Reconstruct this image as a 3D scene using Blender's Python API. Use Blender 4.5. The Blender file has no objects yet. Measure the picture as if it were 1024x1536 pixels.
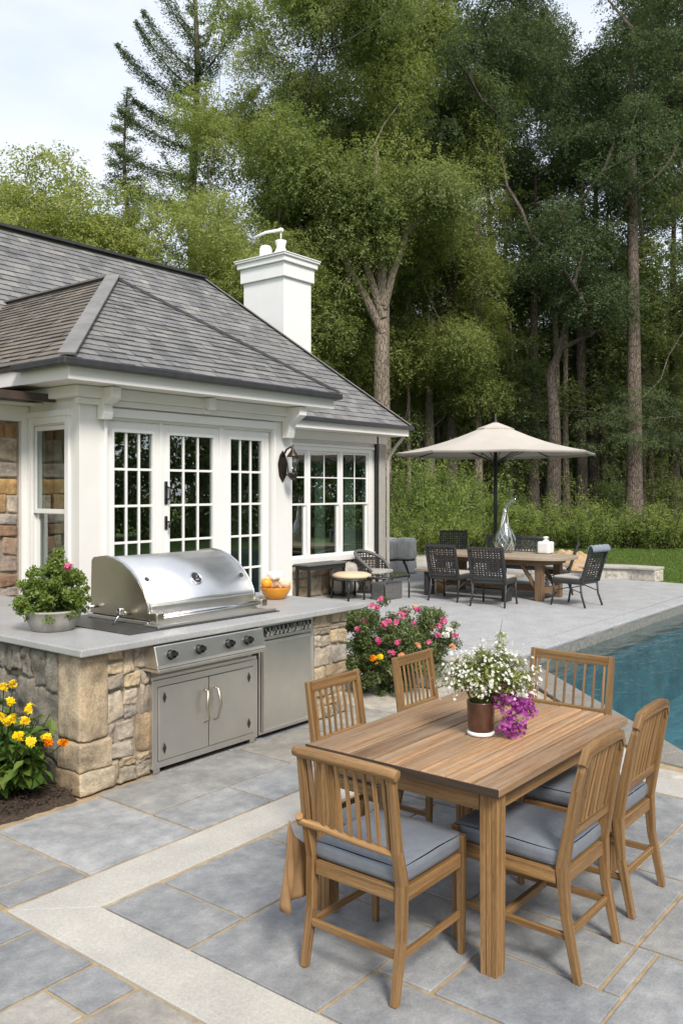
import bpy, math, random
import numpy as np
from mathutils import Vector, Matrix, noise as mnoise

random.seed(7)
scn = bpy.context.scene
COL = scn.collection
PI = math.pi

# ------------------------------------------------------------------ camera frame (used only for laying out far trees by bearing)
CAM_H = 1.89
AZ = math.radians(38.66)
FWD = (math.cos(AZ), math.sin(AZ)); RGT = (math.sin(AZ), -math.cos(AZ))
def bearing(px, d):
    t = (px - 512) / 1300.0
    return (d * (FWD[0] + t * RGT[0]), d * (FWD[1] + t * RGT[1]))

# ------------------------------------------------------------------ tagging
def tag(o, label=None, cat=None, group=None, kind=None):
    if label: o['label'] = label
    if cat: o['category'] = cat
    if group: o['group'] = group
    if kind: o['kind'] = kind
    return o
def empty(name, loc, label, cat, group=None, rz=0.0):
    o = bpy.data.objects.new(name, None); COL.objects.link(o)
    o.empty_display_size = 0.1
    o.location = loc; o.rotation_euler = (0, 0, rz)
    return tag(o, label, cat, group)
def copy_tree(o, parent=None):
    c = o.copy(); COL.objects.link(c)
    if parent is not None: c.parent = parent
    for ch in list(o.children): copy_tree(ch, c)
    return c
def world_off(o):
    v = Vector((0, 0, 0))
    while o is not None:
        v += o.location; o = o.parent
    return v

# ------------------------------------------------------------------ mesh builder
class MB:
    def __init__(s): s.v = []; s.f = []; s.uv = []; s.sm = []
    def add(s, vs, fs, uvs=None, smooth=False):
        b = len(s.v); s.v.extend([tuple(p) for p in vs])
        for i, f in enumerate(fs):
            s.f.append(tuple(b + k for k in f))
            s.uv.append(uvs[i] if uvs else [(0, 0)] * len(f)); s.sm.append(smooth)
    def hexa(s, P, L=1.0, smooth=False):
        # P: 8 points, 0-3 start ring, 4-7 end ring; u runs from start to end
        P = [Vector(p) for p in P]
        o = random.random() * 20; q = random.random() * 20
        fs = [(3, 2, 1, 0), (4, 5, 6, 7)] + [(i, (i + 1) % 4, (i + 1) % 4 + 4, i + 4) for i in range(4)]
        w = [(P[0] - P[1]).length, (P[1] - P[2]).length] * 2
        l = ((P[4] + P[6]) / 2 - (P[0] + P[2]) / 2).length
        uvs = [[(o, q), (o + .03, q), (o + .03, q + .03), (o, q + .03)]] * 2
        a = 0
        for i in range(4):
            uvs.append([(o, q + a), (o, q + a + w[i]), (o + l, q + a + w[i]), (o + l, q + a)]); a += w[i]
        s.add(P, fs, uvs, smooth)
    def box(s, lo, hi):
        x0, y0, z0 = lo; x1, y1, z1 = hi
        d = (x1 - x0, y1 - y0, z1 - z0); k = d.index(max(d))
        if k == 0: P = [(x0, y0, z0), (x0, y0, z1), (x0, y1, z1), (x0, y1, z0), (x1, y0, z0), (x1, y0, z1), (x1, y1, z1), (x1, y1, z0)]
        elif k == 1: P = [(x1, y0, z0), (x1, y0, z1), (x0, y0, z1), (x0, y0, z0), (x1, y1, z0), (x1, y1, z1), (x0, y1, z1), (x0, y1, z0)]
        else: P = [(x0, y0, z0), (x0, y1, z0), (x1, y1, z0), (x1, y0, z0), (x0, y0, z1), (x0, y1, z1), (x1, y1, z1), (x1, y0, z1)]
        s.hexa(P)
    def sweep(s, pts, w, h, up=(0, 0, 1), cap=True):
        # rectangular section along a path; w across (perp to up), h along up
        pts = [Vector(p) for p in pts]; n = len(pts); up = Vector(up)
        if not isinstance(w, (list, tuple)): w = [w] * n
        if not isinstance(h, (list, tuple)): h = [h] * n
        rings = []; ln = [0]
        for i in range(n):
            t = (pts[min(i + 1, n - 1)] - pts[max(i - 1, 0)]).normalized()
            sd = t.cross(up).normalized(); u2 = sd.cross(t).normalized()
            a = sd * w[i] / 2; b = u2 * h[i] / 2
            rings.append([pts[i] - a - b, pts[i] + a - b, pts[i] + a + b, pts[i] - a + b])
            if i: ln.append(ln[-1] + (pts[i] - pts[i - 1]).length)
        o = random.random() * 20; q = random.random() * 20
        vs = [p for r in rings for p in r]; fs = []; uvs = []
        for i in range(n - 1):
            acc = 0
            for k in range(4):
                k2 = (k + 1) % 4; ww = (w[i] if k % 2 == 0 else h[i])
                fs.append((i * 4 + k, i * 4 + k2, i * 4 + 4 + k2, i * 4 + 4 + k))
                uvs.append([(o + ln[i], q + acc), (o + ln[i], q + acc + ww), (o + ln[i + 1], q + acc + ww), (o + ln[i + 1], q + acc)]); acc += ww
        if cap:
            m = (n - 1) * 4
            fs += [(3, 2, 1, 0), (m, m + 1, m + 2, m + 3)]; uvs += [[(o, q), (o + .02, q), (o + .02, q + .02), (o, q + .02)]] * 2
        s.add(vs, fs, uvs)
    def tube(s, pts, r, n=8, cap=True, smooth=True):
        pts = [Vector(p) for p in pts]; m = len(pts)
        if not isinstance(r, (list, tuple)): r = [r] * m
        vs = []; fs = []; uvs = []
        t0 = (pts[1] - pts[0]).normalized()
        a = t0.cross(Vector((0, 0, 1)))
        if a.length < 1e-3: a = Vector((1, 0, 0))
        a.normalize()
        ln = 0; o = random.random() * 20
        for i in range(m):
            t = (pts[min(i + 1, m - 1)] - pts[max(i - 1, 0)]).normalized()
            a = (a - t * a.dot(t)).normalized(); b = t.cross(a)
            for k in range(n):
                th = 2 * PI * k / n
                vs.append(pts[i] + (a * math.cos(th) + b * math.sin(th)) * r[i])
        for i in range(m - 1):
            l2 = ln + (pts[i + 1] - pts[i]).length
            for k in range(n):
                k2 = (k + 1) % n
                fs.append((i * n + k, i * n + k2, i * n + n + k2, i * n + n + k))
                w = 2 * PI * r[i] / n
                uvs.append([(o + ln, k * w), (o + ln, k * w + w), (o + l2, k * w + w), (o + l2, k * w)])
            ln = l2
        if cap:
            fs.append(tuple(reversed(range(n)))); uvs.append([(0, 0)] * n)
            fs.append(tuple((m - 1) * n + k for k in range(n))); uvs.append([(0, 0)] * n)
        s.add(vs, fs, uvs, smooth)
    def lathe(s, prof, c, n=24, smooth=True, lean=(0, 0)):
        vs = []; fs = []; m = len(prof)
        for (r, z) in prof:
            for k in range(n):
                th = 2 * PI * k / n
                vs.append((c[0] + r * math.cos(th) + lean[0] * z, c[1] + r * math.sin(th) + lean[1] * z, c[2] + z))
        for i in range(m - 1):
            for k in range(n):
                k2 = (k + 1) % n
                fs.append((i * n + k, i * n + k2, i * n + n + k2, i * n + n + k))
        if prof[0][0] > 1e-4: fs.append(tuple(reversed(range(n))))
        if prof[-1][0] > 1e-4: fs.append(tuple((m - 1) * n + k for k in range(n)))
        s.add(vs, fs, None, smooth)
    def prism(s, poly, axis, a0, a1):
        # polygon in the other two axes, extruded along axis
        n = len(poly)
        def P(p, a):
            if axis == 'x': return (a, p[0], p[1])
            if axis == 'y': return (p[0], a, p[1])
            return (p[0], p[1], a)
        vs = [P(p, a0) for p in poly] + [P(p, a1) for p in poly]
        fs = [tuple(reversed(range(n))), tuple(range(n, 2 * n))] + [(i, (i + 1) % n, (i + 1) % n + n, i + n) for i in range(n)]
        uvs = [[(q[0], q[1]) for q in poly][::-1], [(q[0], q[1]) for q in poly]] + [[(0, 0), (1, 0), (1, 1), (0, 1)]] * n
        s.add(vs, fs, uvs)
    def rbox(s, c, h, r, n=5, puff=0.0, fn=None):
        # rounded box, centre c, half sizes h, corner radius r; puff swells the faces
        c = Vector(c)
        def line(hh):
            a = [-hh + r * (1 - math.cos(PI / 2 * i / 3)) for i in range(4)]
            inner = [(-hh + r) + (2 * hh - 2 * r) * i / (n + 1) for i in range(1, n + 1)]
            return a + inner + [-x for x in reversed(a)]
        L = [line(h[0]), line(h[1]), line(h[2])]
        for ax in range(3):
            u, w = (ax + 1) % 3, (ax + 2) % 3
            for sg in (-1, 1):
                vs = []; fs = []
                nu, nw = len(L[u]), len(L[w])
                for i in range(nu):
                    for j in range(nw):
                        p = [0, 0, 0]; p[ax] = sg * h[ax]; p[u] = L[u][i]; p[w] = L[w][j]
                        q = [max(-(h[k] - r), min(h[k] - r, p[k])) for k in range(3)]
                        dv = Vector([p[k] - q[k] for k in range(3)])
                        dv.normalize()
                        o = Vector(q) + dv * r
                        if puff:
                            fu = 1 - (o[u] / h[u]) ** 2; fw = 1 - (o[w] / h[w]) ** 2
                            o[ax] += sg * puff * max(fu, 0) ** .6 * max(fw, 0) ** .6 * (1 if ax == 2 else .5)
                        o = o + c
                        if fn: o = Vector(fn(o))
                        vs.append(o)
                for i in range(nu - 1):
                    for j in range(nw - 1):
                        a, b, c2, d = i * nw + j, (i + 1) * nw + j, (i + 1) * nw + j + 1, i * nw + j + 1
                        fs.append((a, b, c2, d) if sg > 0 else (d, c2, b, a))
                s.add(vs, fs, [[(0, 0)] * 4] * len(fs), True)
    def build(s, name, mat, parent=None, bevel=0, seg=2, merge=False, angle=None, local=False, solid=0):
        me = bpy.data.meshes.new(name)
        off = Vector((0, 0, 0)) if (local or parent is None) else world_off(parent)
        me.from_pydata([(p[0] - off.x, p[1] - off.y, p[2] - off.z) for p in s.v], [], s.f)
        ul = me.uv_layers.new(name='UVMap')
        flat = [c for f in s.uv for t in f for c in t]
        ul.data.foreach_set('uv', flat)
        me.polygons.foreach_set('use_smooth', s.sm)
        me.update()
        if merge:
            import bmesh
            bm = bmesh.new(); bm.from_mesh(me); bmesh.ops.remove_doubles(bm, verts=bm.verts, dist=1e-4); bm.to_mesh(me); bm.free()
        if angle is not None:
            me.polygons.foreach_set('use_smooth', [True] * len(me.polygons)); me.set_sharp_from_angle(angle=math.radians(angle))
        me.materials.append(mat)
        o = bpy.data.objects.new(name, me); COL.objects.link(o)
        if parent is not None: o.parent = parent
        if bevel:
            m = o.modifiers.new('bevel', 'BEVEL'); m.width = bevel; m.segments = seg; m.limit_method = 'ANGLE'; m.angle_limit = math.radians(40); m.use_clamp_overlap = True
        if solid:
            m = o.modifiers.new('solid', 'SOLIDIFY'); m.thickness = solid; m.offset = 0
        return o

def raw_mesh(name, verts, quads, mat, tint=None, parent=None, loc=None):
    """quads from numpy arrays, fast"""
    me = bpy.data.meshes.new(name)
    nv, nf = len(verts), len(quads)
    me.vertices.add(nv); me.vertices.foreach_set('co', np.ascontiguousarray(verts, dtype=np.float32).ravel())
    me.loops.add(nf * 4); me.loops.foreach_set('vertex_index', np.ascontiguousarray(quads, dtype=np.int32).ravel())
    me.polygons.add(nf); me.polygons.foreach_set('loop_start', np.arange(0, nf * 4, 4, dtype=np.int32))
    me.update(calc_edges=True)
    if tint is not None:
        at = me.attributes.new('tint', 'FLOAT', 'FACE'); at.data.foreach_set('value', np.ascontiguousarray(tint, dtype=np.float32))
    me.materials.append(mat)
    o = bpy.data.objects.new(name, me); COL.objects.link(o)
    if parent is not None: o.parent = parent
    if loc is not None: o.location = loc
    return o

# ------------------------------------------------------------------ materials
def new_mat(name):
    m = bpy.data.materials.new(name); m.use_nodes = True
    nt = m.node_tree; nt.nodes.clear()
    return m, nt
class N:
    def __init__(s, nt): s.nt = nt
    def __call__(s, typ, ins=None, **kw):
        n = s.nt.nodes.new('ShaderNode' + typ)
        for k, v in kw.items(): setattr(n, k, v)
        for k, v in (ins or {}).items():
            sock = n.inputs[k]
            if isinstance(v, bpy.types.NodeSocket): s.nt.links.new(v, sock)
            else:
                if sock.type == 'RGBA' and len(v) == 3: v = (*v, 1)
                sock.default_value = v
        return n
    def ramp(s, fac, stops, interp='LINEAR'):
        n = s.nt.nodes.new('ShaderNodeValToRGB'); cr = n.color_ramp; cr.interpolation = interp
        while len(cr.elements) < len(stops): cr.elements.new(0.5)
        for e, (p, c) in zip(cr.elements, stops):
            e.position = p; e.color = (*c, 1) if len(c) == 3 else c
        s.nt.links.new(fac, n.inputs[0]); return n.outputs[0]
    def mix(s, fac, a, b, blend='MIX'):
        n = s.nt.nodes.new('ShaderNodeMix'); n.data_type = 'RGBA'; n.blend_type = blend
        for sock, v in ((n.inputs[0], fac), (n.inputs[6], a), (n.inputs[7], b)):
            if isinstance(v, bpy.types.NodeSocket): s.nt.links.new(v, sock)
            else: sock.default_value = v if not isinstance(v, tuple) else ((*v, 1) if len(v) == 3 else v)
        return n.outputs[2]
    def math(s, op, a, b=0.0, clamp=False):
        n = s.nt.nodes.new('ShaderNodeMath'); n.operation = op; n.use_clamp = clamp
        for i, v in enumerate((a, b)):
            if isinstance(v, bpy.types.NodeSocket): s.nt.links.new(v, n.inputs[i])
            else: n.inputs[i].default_value = v
        return n.outputs[0]
    def noise(s, vec, scale, detail=4, rough=.55, dim='3D'):
        n = s('TexNoise', {'Scale': scale, 'Detail': detail, 'Roughness': rough}); n.noise_dimensions = dim
        if vec is not None: s.nt.links.new(vec, n.inputs['Vector'])
        return n.outputs['Fac']
    def bump(s, h, strength=.3, dist=.01):
        return s('Bump', {'Height': h, 'Strength': strength, 'Distance': dist}).outputs[0]
    def out(s, sh): s('OutputMaterial', {'Surface': sh})
    def principled(s, **ins):
        d = {k.replace('_', ' '): v for k, v in ins.items()}
        return s('BsdfPrincipled', d).outputs[0]
    def coords(s, which='Object'): return s('TexCoord').outputs[which]
    def mapping(s, vec, scale=(1, 1, 1), loc=(0, 0, 0)):
        return s('Mapping', {'Vector': vec, 'Scale': scale, 'Location': loc}).outputs[0]
    def island(s): return s('NewGeometry').outputs['Random Per Island']
    def pos(s): return s('NewGeometry').outputs['Position']

def m_simple(name, col, rough=.5, var=.08, scale=6, metal=0, bumpk=0, bscale=200, spec=.5, coat=0):
    m, nt = new_mat(name); n = N(nt); p = n.pos()
    f = n.noise(p, scale, 5)
    lo = tuple(c * (1 - var) for c in col); hi = tuple(min(1, c * (1 + var)) for c in col)
    c = n.ramp(f, [(.3, lo), (.7, hi)])
    ins = dict(Base_Color=c, Roughness=rough, Metallic=metal)
    if bumpk: ins['Normal'] = n.bump(n.noise(p, bscale, 3), bumpk, .004) if name not in ('blue_grey_leather', 'beige_canvas') else n.bump(n.math('ADD', n.math('MULTIPLY', n.noise(n.mapping(p, (1, 1.6, 1)), 9, 5, .6), 3), n.math('MULTIPLY', n.noise(p, bscale, 3), .3)), .35, .006)
    b = n('BsdfPrincipled', {k.replace('_', ' '): v for k, v in ins.items()})
    b.inputs['Specular IOR Level'].default_value = spec; b.inputs['Coat Weight'].default_value = coat
    n.out(b.outputs[0]); return m

def m_wood(name, dark, mid, light, rough=.5, grain=(1.6, 34, 1), isl=.5, grey=None):
    m, nt = new_mat(name); n = N(nt)
    uv = n.coords('UV'); rnd = n.island()
    v = n.mapping(uv, (grain[0] * .8, grain[1] * 1.5, 1))
    wob = n.noise(n.mapping(uv, (.8, 4, 1)), 1.2, 2)
    v2 = n('VectorMath', {0: v, 1: n('CombineXYZ', {'Y': n.math('MULTIPLY', wob, .9)}).outputs[0]}, operation='ADD').outputs[0]
    g = n.noise(v2, 1.6, 8, .65)
    fine = n.noise(n.mapping(uv, (8, 260, 1)), 1.5, 4, .7)
    f = n.math('ADD', n.math('MULTIPLY', g, .75), n.math('MULTIPLY', fine, .25))
    c = n.ramp(f, [(.30, dark), (.5, mid), (.70, light)])
    streak = n.noise(n.mapping(uv, (.7, 22, 1), (5, 3, 0)), 1.7, 4, .6)
    c = n.mix(1.0, c, n.ramp(streak, [(.34, (.70, .65, .60)), (.5, (1, 1, 1)), (.68, (1.22, 1.2, 1.16))]), 'MULTIPLY')
    pore = n.noise(n.mapping(uv, (14, 420, 1)), 1.5, 2, .6)
    c = n.mix(.6, c, n.mix(1.0, c, n.ramp(pore, [(.36, (.5, .46, .42)), (.5, (1, 1, 1))]), 'MULTIPLY'))
    tone = n.ramp(rnd, [(0, (1 - isl * .5, 1 - isl * .52, 1 - isl * .54)), (.5, (1, 1, 1)), (1, (1 + isl * .35, 1 + isl * .32, 1 + isl * .28))])
    c = n.mix(1.0, c, tone, 'MULTIPLY')
    if grey:
        blot = n.ramp(n.noise(n.mapping(uv, (1.0, 9, 1)), 2.2, 5, .6), [(.42, (0, 0, 0)), (.68, (1, 1, 1))])
        c = n.mix(n.math('MULTIPLY', blot, .6), c, grey)
    n.out(n.principled(Base_Color=c, Roughness=n.math('ADD', rough - .1, n.math('MULTIPLY', g, .25)), Normal=n.bump(f, .25, .003))); return m

def m_metal(name, col, rough=.3, brush=(2, 2, 160), spread=.12, dirt=.0):
    m, nt = new_mat(name); n = N(nt); p = n.pos()
    b = n.noise(n.mapping(p, brush), 3, 4, .6)
    big = n.noise(p, 3.5, 7, .65)
    r = n.math('ADD', rough - spread / 2, n.math('ADD', n.math('MULTIPLY', b, spread), n.math('MULTIPLY', big, spread * .8)))
    c = n.ramp(big, [(.3, tuple(x * .88 for x in col)), (.7, col)])
    n.out(n.principled(Base_Color=c, Metallic=1.0, Roughness=r, Normal=n.bump(b, .09, .002))); return m

def m_leaf(name, dark, light, trans=.35, yellow=None, gloss=.15):
    m, nt = new_mat(name); n = N(nt)
    t = n('Attribute', attribute_name='tint').outputs['Fac']
    oi = n('ObjectInfo').outputs['Random']
    c = n.ramp(t, [(0, dark), (.75, light), (1, yellow or tuple(x * 1.25 for x in light))])
    tone = n.ramp(oi, [(0, (.82, .86, .85)), (1, (1.15, 1.1, 1.0))])
    c = n.mix(1.0, c, tone, 'MULTIPLY')
    d = n('BsdfPrincipled', {'Base Color': c, 'Roughness': .6, 'Specular IOR Level': gloss}).outputs[0]
    tr = n('BsdfTranslucent', {'Color': n.mix(1.0, c, (1.2, 1.25, .8), 'MULTIPLY')}).outputs[0]
    n.out(n('MixShader', {0: trans, 1: d, 2: tr}).outputs[0]); return m

def m_stone(name, cols, scale=9, bumpk=.6, speck=.5, rough=.85):
    m, nt = new_mat(name); n = N(nt); p = n.pos(); r = n.island()
    st = [(i / max(1, len(cols) - 1), c) for i, c in enumerate(cols)]
    base = n.ramp(r, st)
    a = n.noise(p, scale, 8, .65); b = n.noise(p, scale * 9, 5, .7)
    k = n.ramp(a, [(.3, (.5, .48, .46)), (.5, (1, 1, 1)), (.70, (1.4, 1.32, 1.2))])
    c = n.mix(1.0, base, k, 'MULTIPLY')
    k2 = n.ramp(b, [(.35, (1 - speck, 1 - speck, 1 - speck)), (.55, (1, 1, 1)), (.7, (1 + speck * .5,) * 3)])
    c = n.mix(.6, c, n.mix(1.0, c, k2, 'MULTIPLY'))
    h = n.math('ADD', n.math('MULTIPLY', a, .7), n.math('MULTIPLY', b, .4))
    n.out(n.principled(Base_Color=c, Roughness=rough, Normal=n.bump(h, bumpk, .02))); return m

def m_slab(name, cols, rough=.6):
    m, nt = new_mat(name); n = N(nt); p = n.pos(); r = n.island()
    st = [(i / (len(cols) - 1), c) for i, c in enumerate(cols)]
    base = n.ramp(r, st)
    off = n('CombineXYZ', {'X': n.math('MULTIPLY', r, 31), 'Y': n.math('MULTIPLY', r, 17)}).outputs[0]
    pv = n('VectorMath', {0: p, 1: off}, operation='ADD').outputs[0]
    a = n.noise(pv, 2.6, 9, .68); b = n.noise(pv, 9, 8, .72); c3 = n.noise(pv, 90, 4, .7)
    c = n.mix(1.0, base, n.ramp(a, [(.3, (.74, .74, .75)), (.5, (1, 1, 1)), (.72, (1.28, 1.26, 1.22))]), 'MULTIPLY')
    c = n.mix(.75, c, n.mix(1.0, c, n.ramp(b, [(.30, (.66, .68, .71)), (.5, (1, 1, 1)), (.70, (1.42, 1.4, 1.36))]), 'MULTIPLY'))
    c = n.mix(.5, c, n.mix(1.0, c, n.ramp(c3, [(.3, (.7, .7, .7)), (.6, (1.15, 1.15, 1.15))]), 'MULTIPLY'))
    cl = n.ramp(n.noise(pv, 3.4, 6, .6), [(.36, (0,) * 3), (.40, (.3,) * 3), (.48, (.34,) * 3), (.51, (.6,) * 3), (.60, (.64,) * 3), (.63, (1,) * 3)])
    h = n.math('ADD', n.math('ADD', n.math('MULTIPLY', b, .8), n.math('MULTIPLY', c3, .25)), n.math('MULTIPLY', cl, .5))
    rr = n.math('ADD', rough - .12, n.math('MULTIPLY', b, .25))
    n.out(n.principled(Base_Color=c, Roughness=rr, Normal=n.bump(h, .4, .010))); return m

def m_granite(name, col, fine=420, amp=.5, rough=.45):
    m, nt = new_mat(name); n = N(nt); p = n.pos()
    f = n.noise(p, fine, 2, .8); g = n.noise(p, 3, 6, .6); g2 = n.noise(p, 70, 3, .7)
    c = n.ramp(f, [(.3, tuple(x * (1 - amp) for x in col)), (.5, col), (.68, tuple(min(1, x * (1 + amp * .7)) for x in col))])
    c = n.mix(1.0, c, n.ramp(g, [(.3, (.86, .86, .87)), (.7, (1.1, 1.1, 1.08))]), 'MULTIPLY')
    c = n.mix(1.0, c, n.ramp(g2, [(.3, (.86, .86, .86)), (.7, (1.1, 1.1, 1.1))]), 'MULTIPLY')
    n.out(n.principled(Base_Color=c, Roughness=rough, Normal=n.bump(f, .1, .002))); return m

def m_bark(name, dark, light):
    m, nt = new_mat(name); n = N(nt); p = n.coords('Object')
    v = n('TexVoronoi', {'Vector': n.mapping(p, (1, 1, .22)), 'Scale': 17.0, 'Randomness': 1.0}, feature='DISTANCE_TO_EDGE').outputs['Distance']
    a = n.noise(n.mapping(p, (1, 1, .3)), 9, 6, .7); b = n.noise(p, 1.2, 3)
    h = n.math('ADD', n.math('MULTIPLY', n.ramp(v, [(0, (0,) * 3), (.16, (1,) * 3)]), .6), n.math('MULTIPLY', a, .5))
    c = n.ramp(h, [(.2, dark), (.85, light)]); c = n.mix(1.0, c, n.ramp(b, [(.3, (.75, .76, .74)), (.7, (1.25, 1.22, 1.2))]), 'MULTIPLY')
    n.out(n.principled(Base_Color=c, Roughness=.9, Normal=n.bump(h, .8, .05))); return m
M = {}
M['white'] = m_simple('white_paint', (.735, .722, .695), .42, .025, 3, bumpk=.03, bscale=60)
M['trim'] = m_simple('white_trim', (.775, .77, .755), .35, .015, 3)
M['chimney'] = m_simple('chimney_render', (.755, .75, .74), .6, .03, 2.5, bumpk=.06, bscale=80)
M['black'] = m_simple('black_metal', (.02, .02, .021), .4, .2, 20)
M['gutter'] = m_simple('dark_gutter', (.035, .035, .038), .45, .2, 9)
M['bronze'] = m_simple('bronze', (.06, .045, .035), .38, .3, 30, metal=.7)
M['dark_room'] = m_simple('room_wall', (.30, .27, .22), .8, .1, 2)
M['curtain'] = m_simple('curtain', (.62, .64, .58), .9, .06, 8)
M['steel'] = m_metal('brushed_steel', (.76, .735, .685), .33)
M['lid'] = m_metal('lid_steel', (.86, .85, .83), .34, (1.5, 150, 150), .10)
M['steel_dark'] = m_metal('dark_steel', (.46, .42, .33), .32)
M['chrome'] = m_metal('chrome', (.75, .75, .75), .14)
M['knob'] = m_simple('knob_black', (.015, .015, .015), .35, .3, 60)
M['plate'] = m_simple('dark_plate', (.045, .043, .04), .45, .2, 20)
M['granite'] = m_granite('grey_granite', (.36, .36, .36), 330, .42, .4)
M['deck'] = m_granite('deck_granite', (.37, .372, .378), 60, .36, .75)
M['deck_edge'] = m_granite('deck_edge_granite', (.22, .205, .18), 120, .5, .8)
M['teak'] = m_wood('teak', (.125, .066, .024), (.25, .142, .055), (.37, .225, .10), .45, isl=.55)
M['table'] = m_wood('table_top_wood', (.15, .080, .036), (.35, .205, .105), (.50, .335, .205), .5, (1.1, 26, 1), 1.1, grey=(.285, .23, .165))
M['tedge'] = m_wood('table_edge_wood', (.022, .014, .009), (.05, .032, .02), (.095, .064, .04), .6)
M['oldwood'] = m_wood('weathered_wood', (.16, .12, .085), (.34, .28, .21), (.48, .42, .34), .7)
M['oldleg'] = m_wood('dark_table_leg', (.10, .06, .03), (.2, .125, .065), (.3, .2, .11), .6)
M['cushion'] = m_simple('blue_grey_leather', (.150, .166, .192), .42, .1, 7, bumpk=.06, bscale=260)
M['greycloth'] = m_simple('grey_cloth', (.20, .23, .27), .85, .1, 12, bumpk=.1, bscale=300)
M['cream'] = m_simple('cream_cushion', (.62, .50, .33), .85, .06, 10, bumpk=.1, bscale=300)
M['canvas'] = m_simple('beige_canvas', (.46, .42, .375), .85, .04, 3, bumpk=.06, bscale=400)
M['wicker'] = m_simple('dark_wicker', (.035, .034, .035), .5, .4, 90)
M['wicker_grey'] = m_simple('grey_wicker', (.12, .12, .12), .6, .5, 70)
M['pad'] = m_simple('pale_pad', (.38, .36, .33), .9, .08, 14, bumpk=.1, bscale=200)
M['pouf'] = m_simple('grey_pouf', (.60, .59, .57), .9, .14, 7, bumpk=.25, bscale=90)
M['tan'] = m_simple('tan_cloth', (.235, .135, .06), .75, .15, 9, bumpk=.1, bscale=220)
M['blanket'] = m_simple('tan_blanket', (.42, .29, .165), .9, .3, 6, bumpk=.2, bscale=120)
M['vase'] = m_simple('brown_glaze', (.075, .03, .017), .28, .35, 16, coat=.4)
M['porcelain'] = m_simple('white_porcelain', (.8, .8, .78), .25, .03, 9)
M['bowl'] = m_simple('orange_glaze', (.72, .30, .012), .3, .08, 9, coat=.3)
M['pot'] = m_simple('stone_pot', (.33, .315, .29), .8, .16, 12, bumpk=.2, bscale=110)
M['bread'] = m_simple('pale_loaf', (.74, .60, .44), .8, .2, 28, bumpk=.2, bscale=90)
M['fruit'] = m_simple('orange_fruit', (.82, .33, .02), .45, .12, 20)
M['mulch'] = m_simple('mulch', (.045, .03, .02), .95, .6, 60, bumpk=.9, bscale=80)
M['soil'] = m_simple('soil', (.035, .025, .018), .95, .4, 40)
M['brownroof'] = m_simple('brown_roof_edge', (.055, .035, .03), .55, .25, 10)
M['sandstone'] = m_stone('low_wall_stone', [(.5, .47, .41), (.62, .6, .55)], 12, .4, .4)
M['stone'] = m_stone('ledge_stone', [(.30, .22, .135), (.43, .345, .235), (.31, .28, .24), (.47, .37, .235), (.25, .215, .175), (.50, .43, .33), (.40, .31, .195)], 8, .8, .5)
M['stone_dark'] = m_stone('field_stone', [(.19, .17, .14), (.25, .23, .19), (.16, .15, .13), (.28, .25, .2)], 8, .9, .5)
M['stone_house'] = m_stone('house_stone', [(.33, .18, .085), (.36, .33, .30), (.24, .15, .10), (.46, .29, .12), (.40, .375, .345), (.21, .135, .09)], 7, .7, .5)
M['mortar'] = m_simple('stone_mortar', (.27, .23, .18), .95, .2, 30, bumpk=.4, bscale=120)
M['bluestone'] = m_slab('bluestone', [(.178, .180, .182), (.262, .268, .273), (.205, .209, .212), (.30, .304, .306), (.222, .234, .248), (.262, .258, .246), (.235, .242, .246)])
M['brownslab'] = m_slab('brown_bluestone', [(.24, .222, .195), (.31, .295, .27)])
M['limestone'] = m_granite('limestone', (.43, .41, .37), 220, .18, .75)
M['tanpaving'] = m_slab('tan_paving', [(.36, .33, .28), (.43, .40, .35), (.39, .37, .34)], .75)
M['joint'] = m_simple('tan_joint', (.33, .25, .15), .95, .25, 14, bumpk=.4, bscale=150)
M['forest_floor'] = m_simple('forest_floor', (.04, .036, .02), .95, .6, 1.2, bumpk=.5, bscale=8)
M['bark'] = m_bark('grey_bark', (.085, .068, .052), (.25, .205, .16))
M['bark_dark'] = m_bark('dark_bark', (.035, .028, .022), (.12, .098, .078))
M['bark_red'] = m_bark('red_bark', (.05, .038, .03), (.19, .15, .12))
M['leaf_light'] = m_leaf('leaf_light', (.21, .25, .085), (.32, .36, .135), .48, (.42, .44, .19))
M['leaf_mid'] = m_leaf('leaf_mid', (.145, .182, .078), (.235, .28, .122), .45, (.32, .35, .16))
M['leaf_dark'] = m_leaf('leaf_dark', (.068, .098, .054), (.122, .162, .086), .42, (.175, .215, .11))
M['needle'] = m_leaf('needle', (.085, .118, .068), (.15, .192, .104), .42, (.19, .23, .12))
M['leaf_shrub'] = m_leaf('leaf_shrub', (.17, .235, .07), (.30, .375, .125), .5, (.40, .45, .17))
M['leaf_bush'] = m_leaf('leaf_bush', (.075, .11, .035), (.19, .235, .10), .38, (.32, .34, .18))
M['leaf_pot'] = m_leaf('leaf_pot', (.11, .16, .03), (.26, .33, .08), .4, (.42, .46, .2))
M['leaf_broad'] = m_leaf('leaf_broad', (.045, .10, .016), (.13, .21, .036), .4, (.18, .24, .05), .4)
M['leaf_bouquet'] = m_leaf('leaf_bouquet', (.18, .22, .05), (.36, .40, .13), .45, (.48, .50, .22))
def m_petal(name, a, b):
    m, nt = new_mat(name); n = N(nt)
    t = n('Attribute', attribute_name='tint').outputs['Fac']
    c = n.ramp(t, [(0, a), (1, b)])
    n.out(n('MixShader', {0: .3, 1: n('BsdfDiffuse', {'Color': c}).outputs[0], 2: n('BsdfTranslucent', {'Color': c}).outputs[0]}).outputs[0]); return m
M['pet_pink'] = m_petal('petal_pink', (.55, .045, .17), (.78, .24, .40))
M['pet_white'] = m_petal('petal_white', (.72, .70, .62), (.85, .84, .82))
M['pet_purple'] = m_petal('petal_purple', (.25, .025, .20), (.62, .17, .55))
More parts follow.
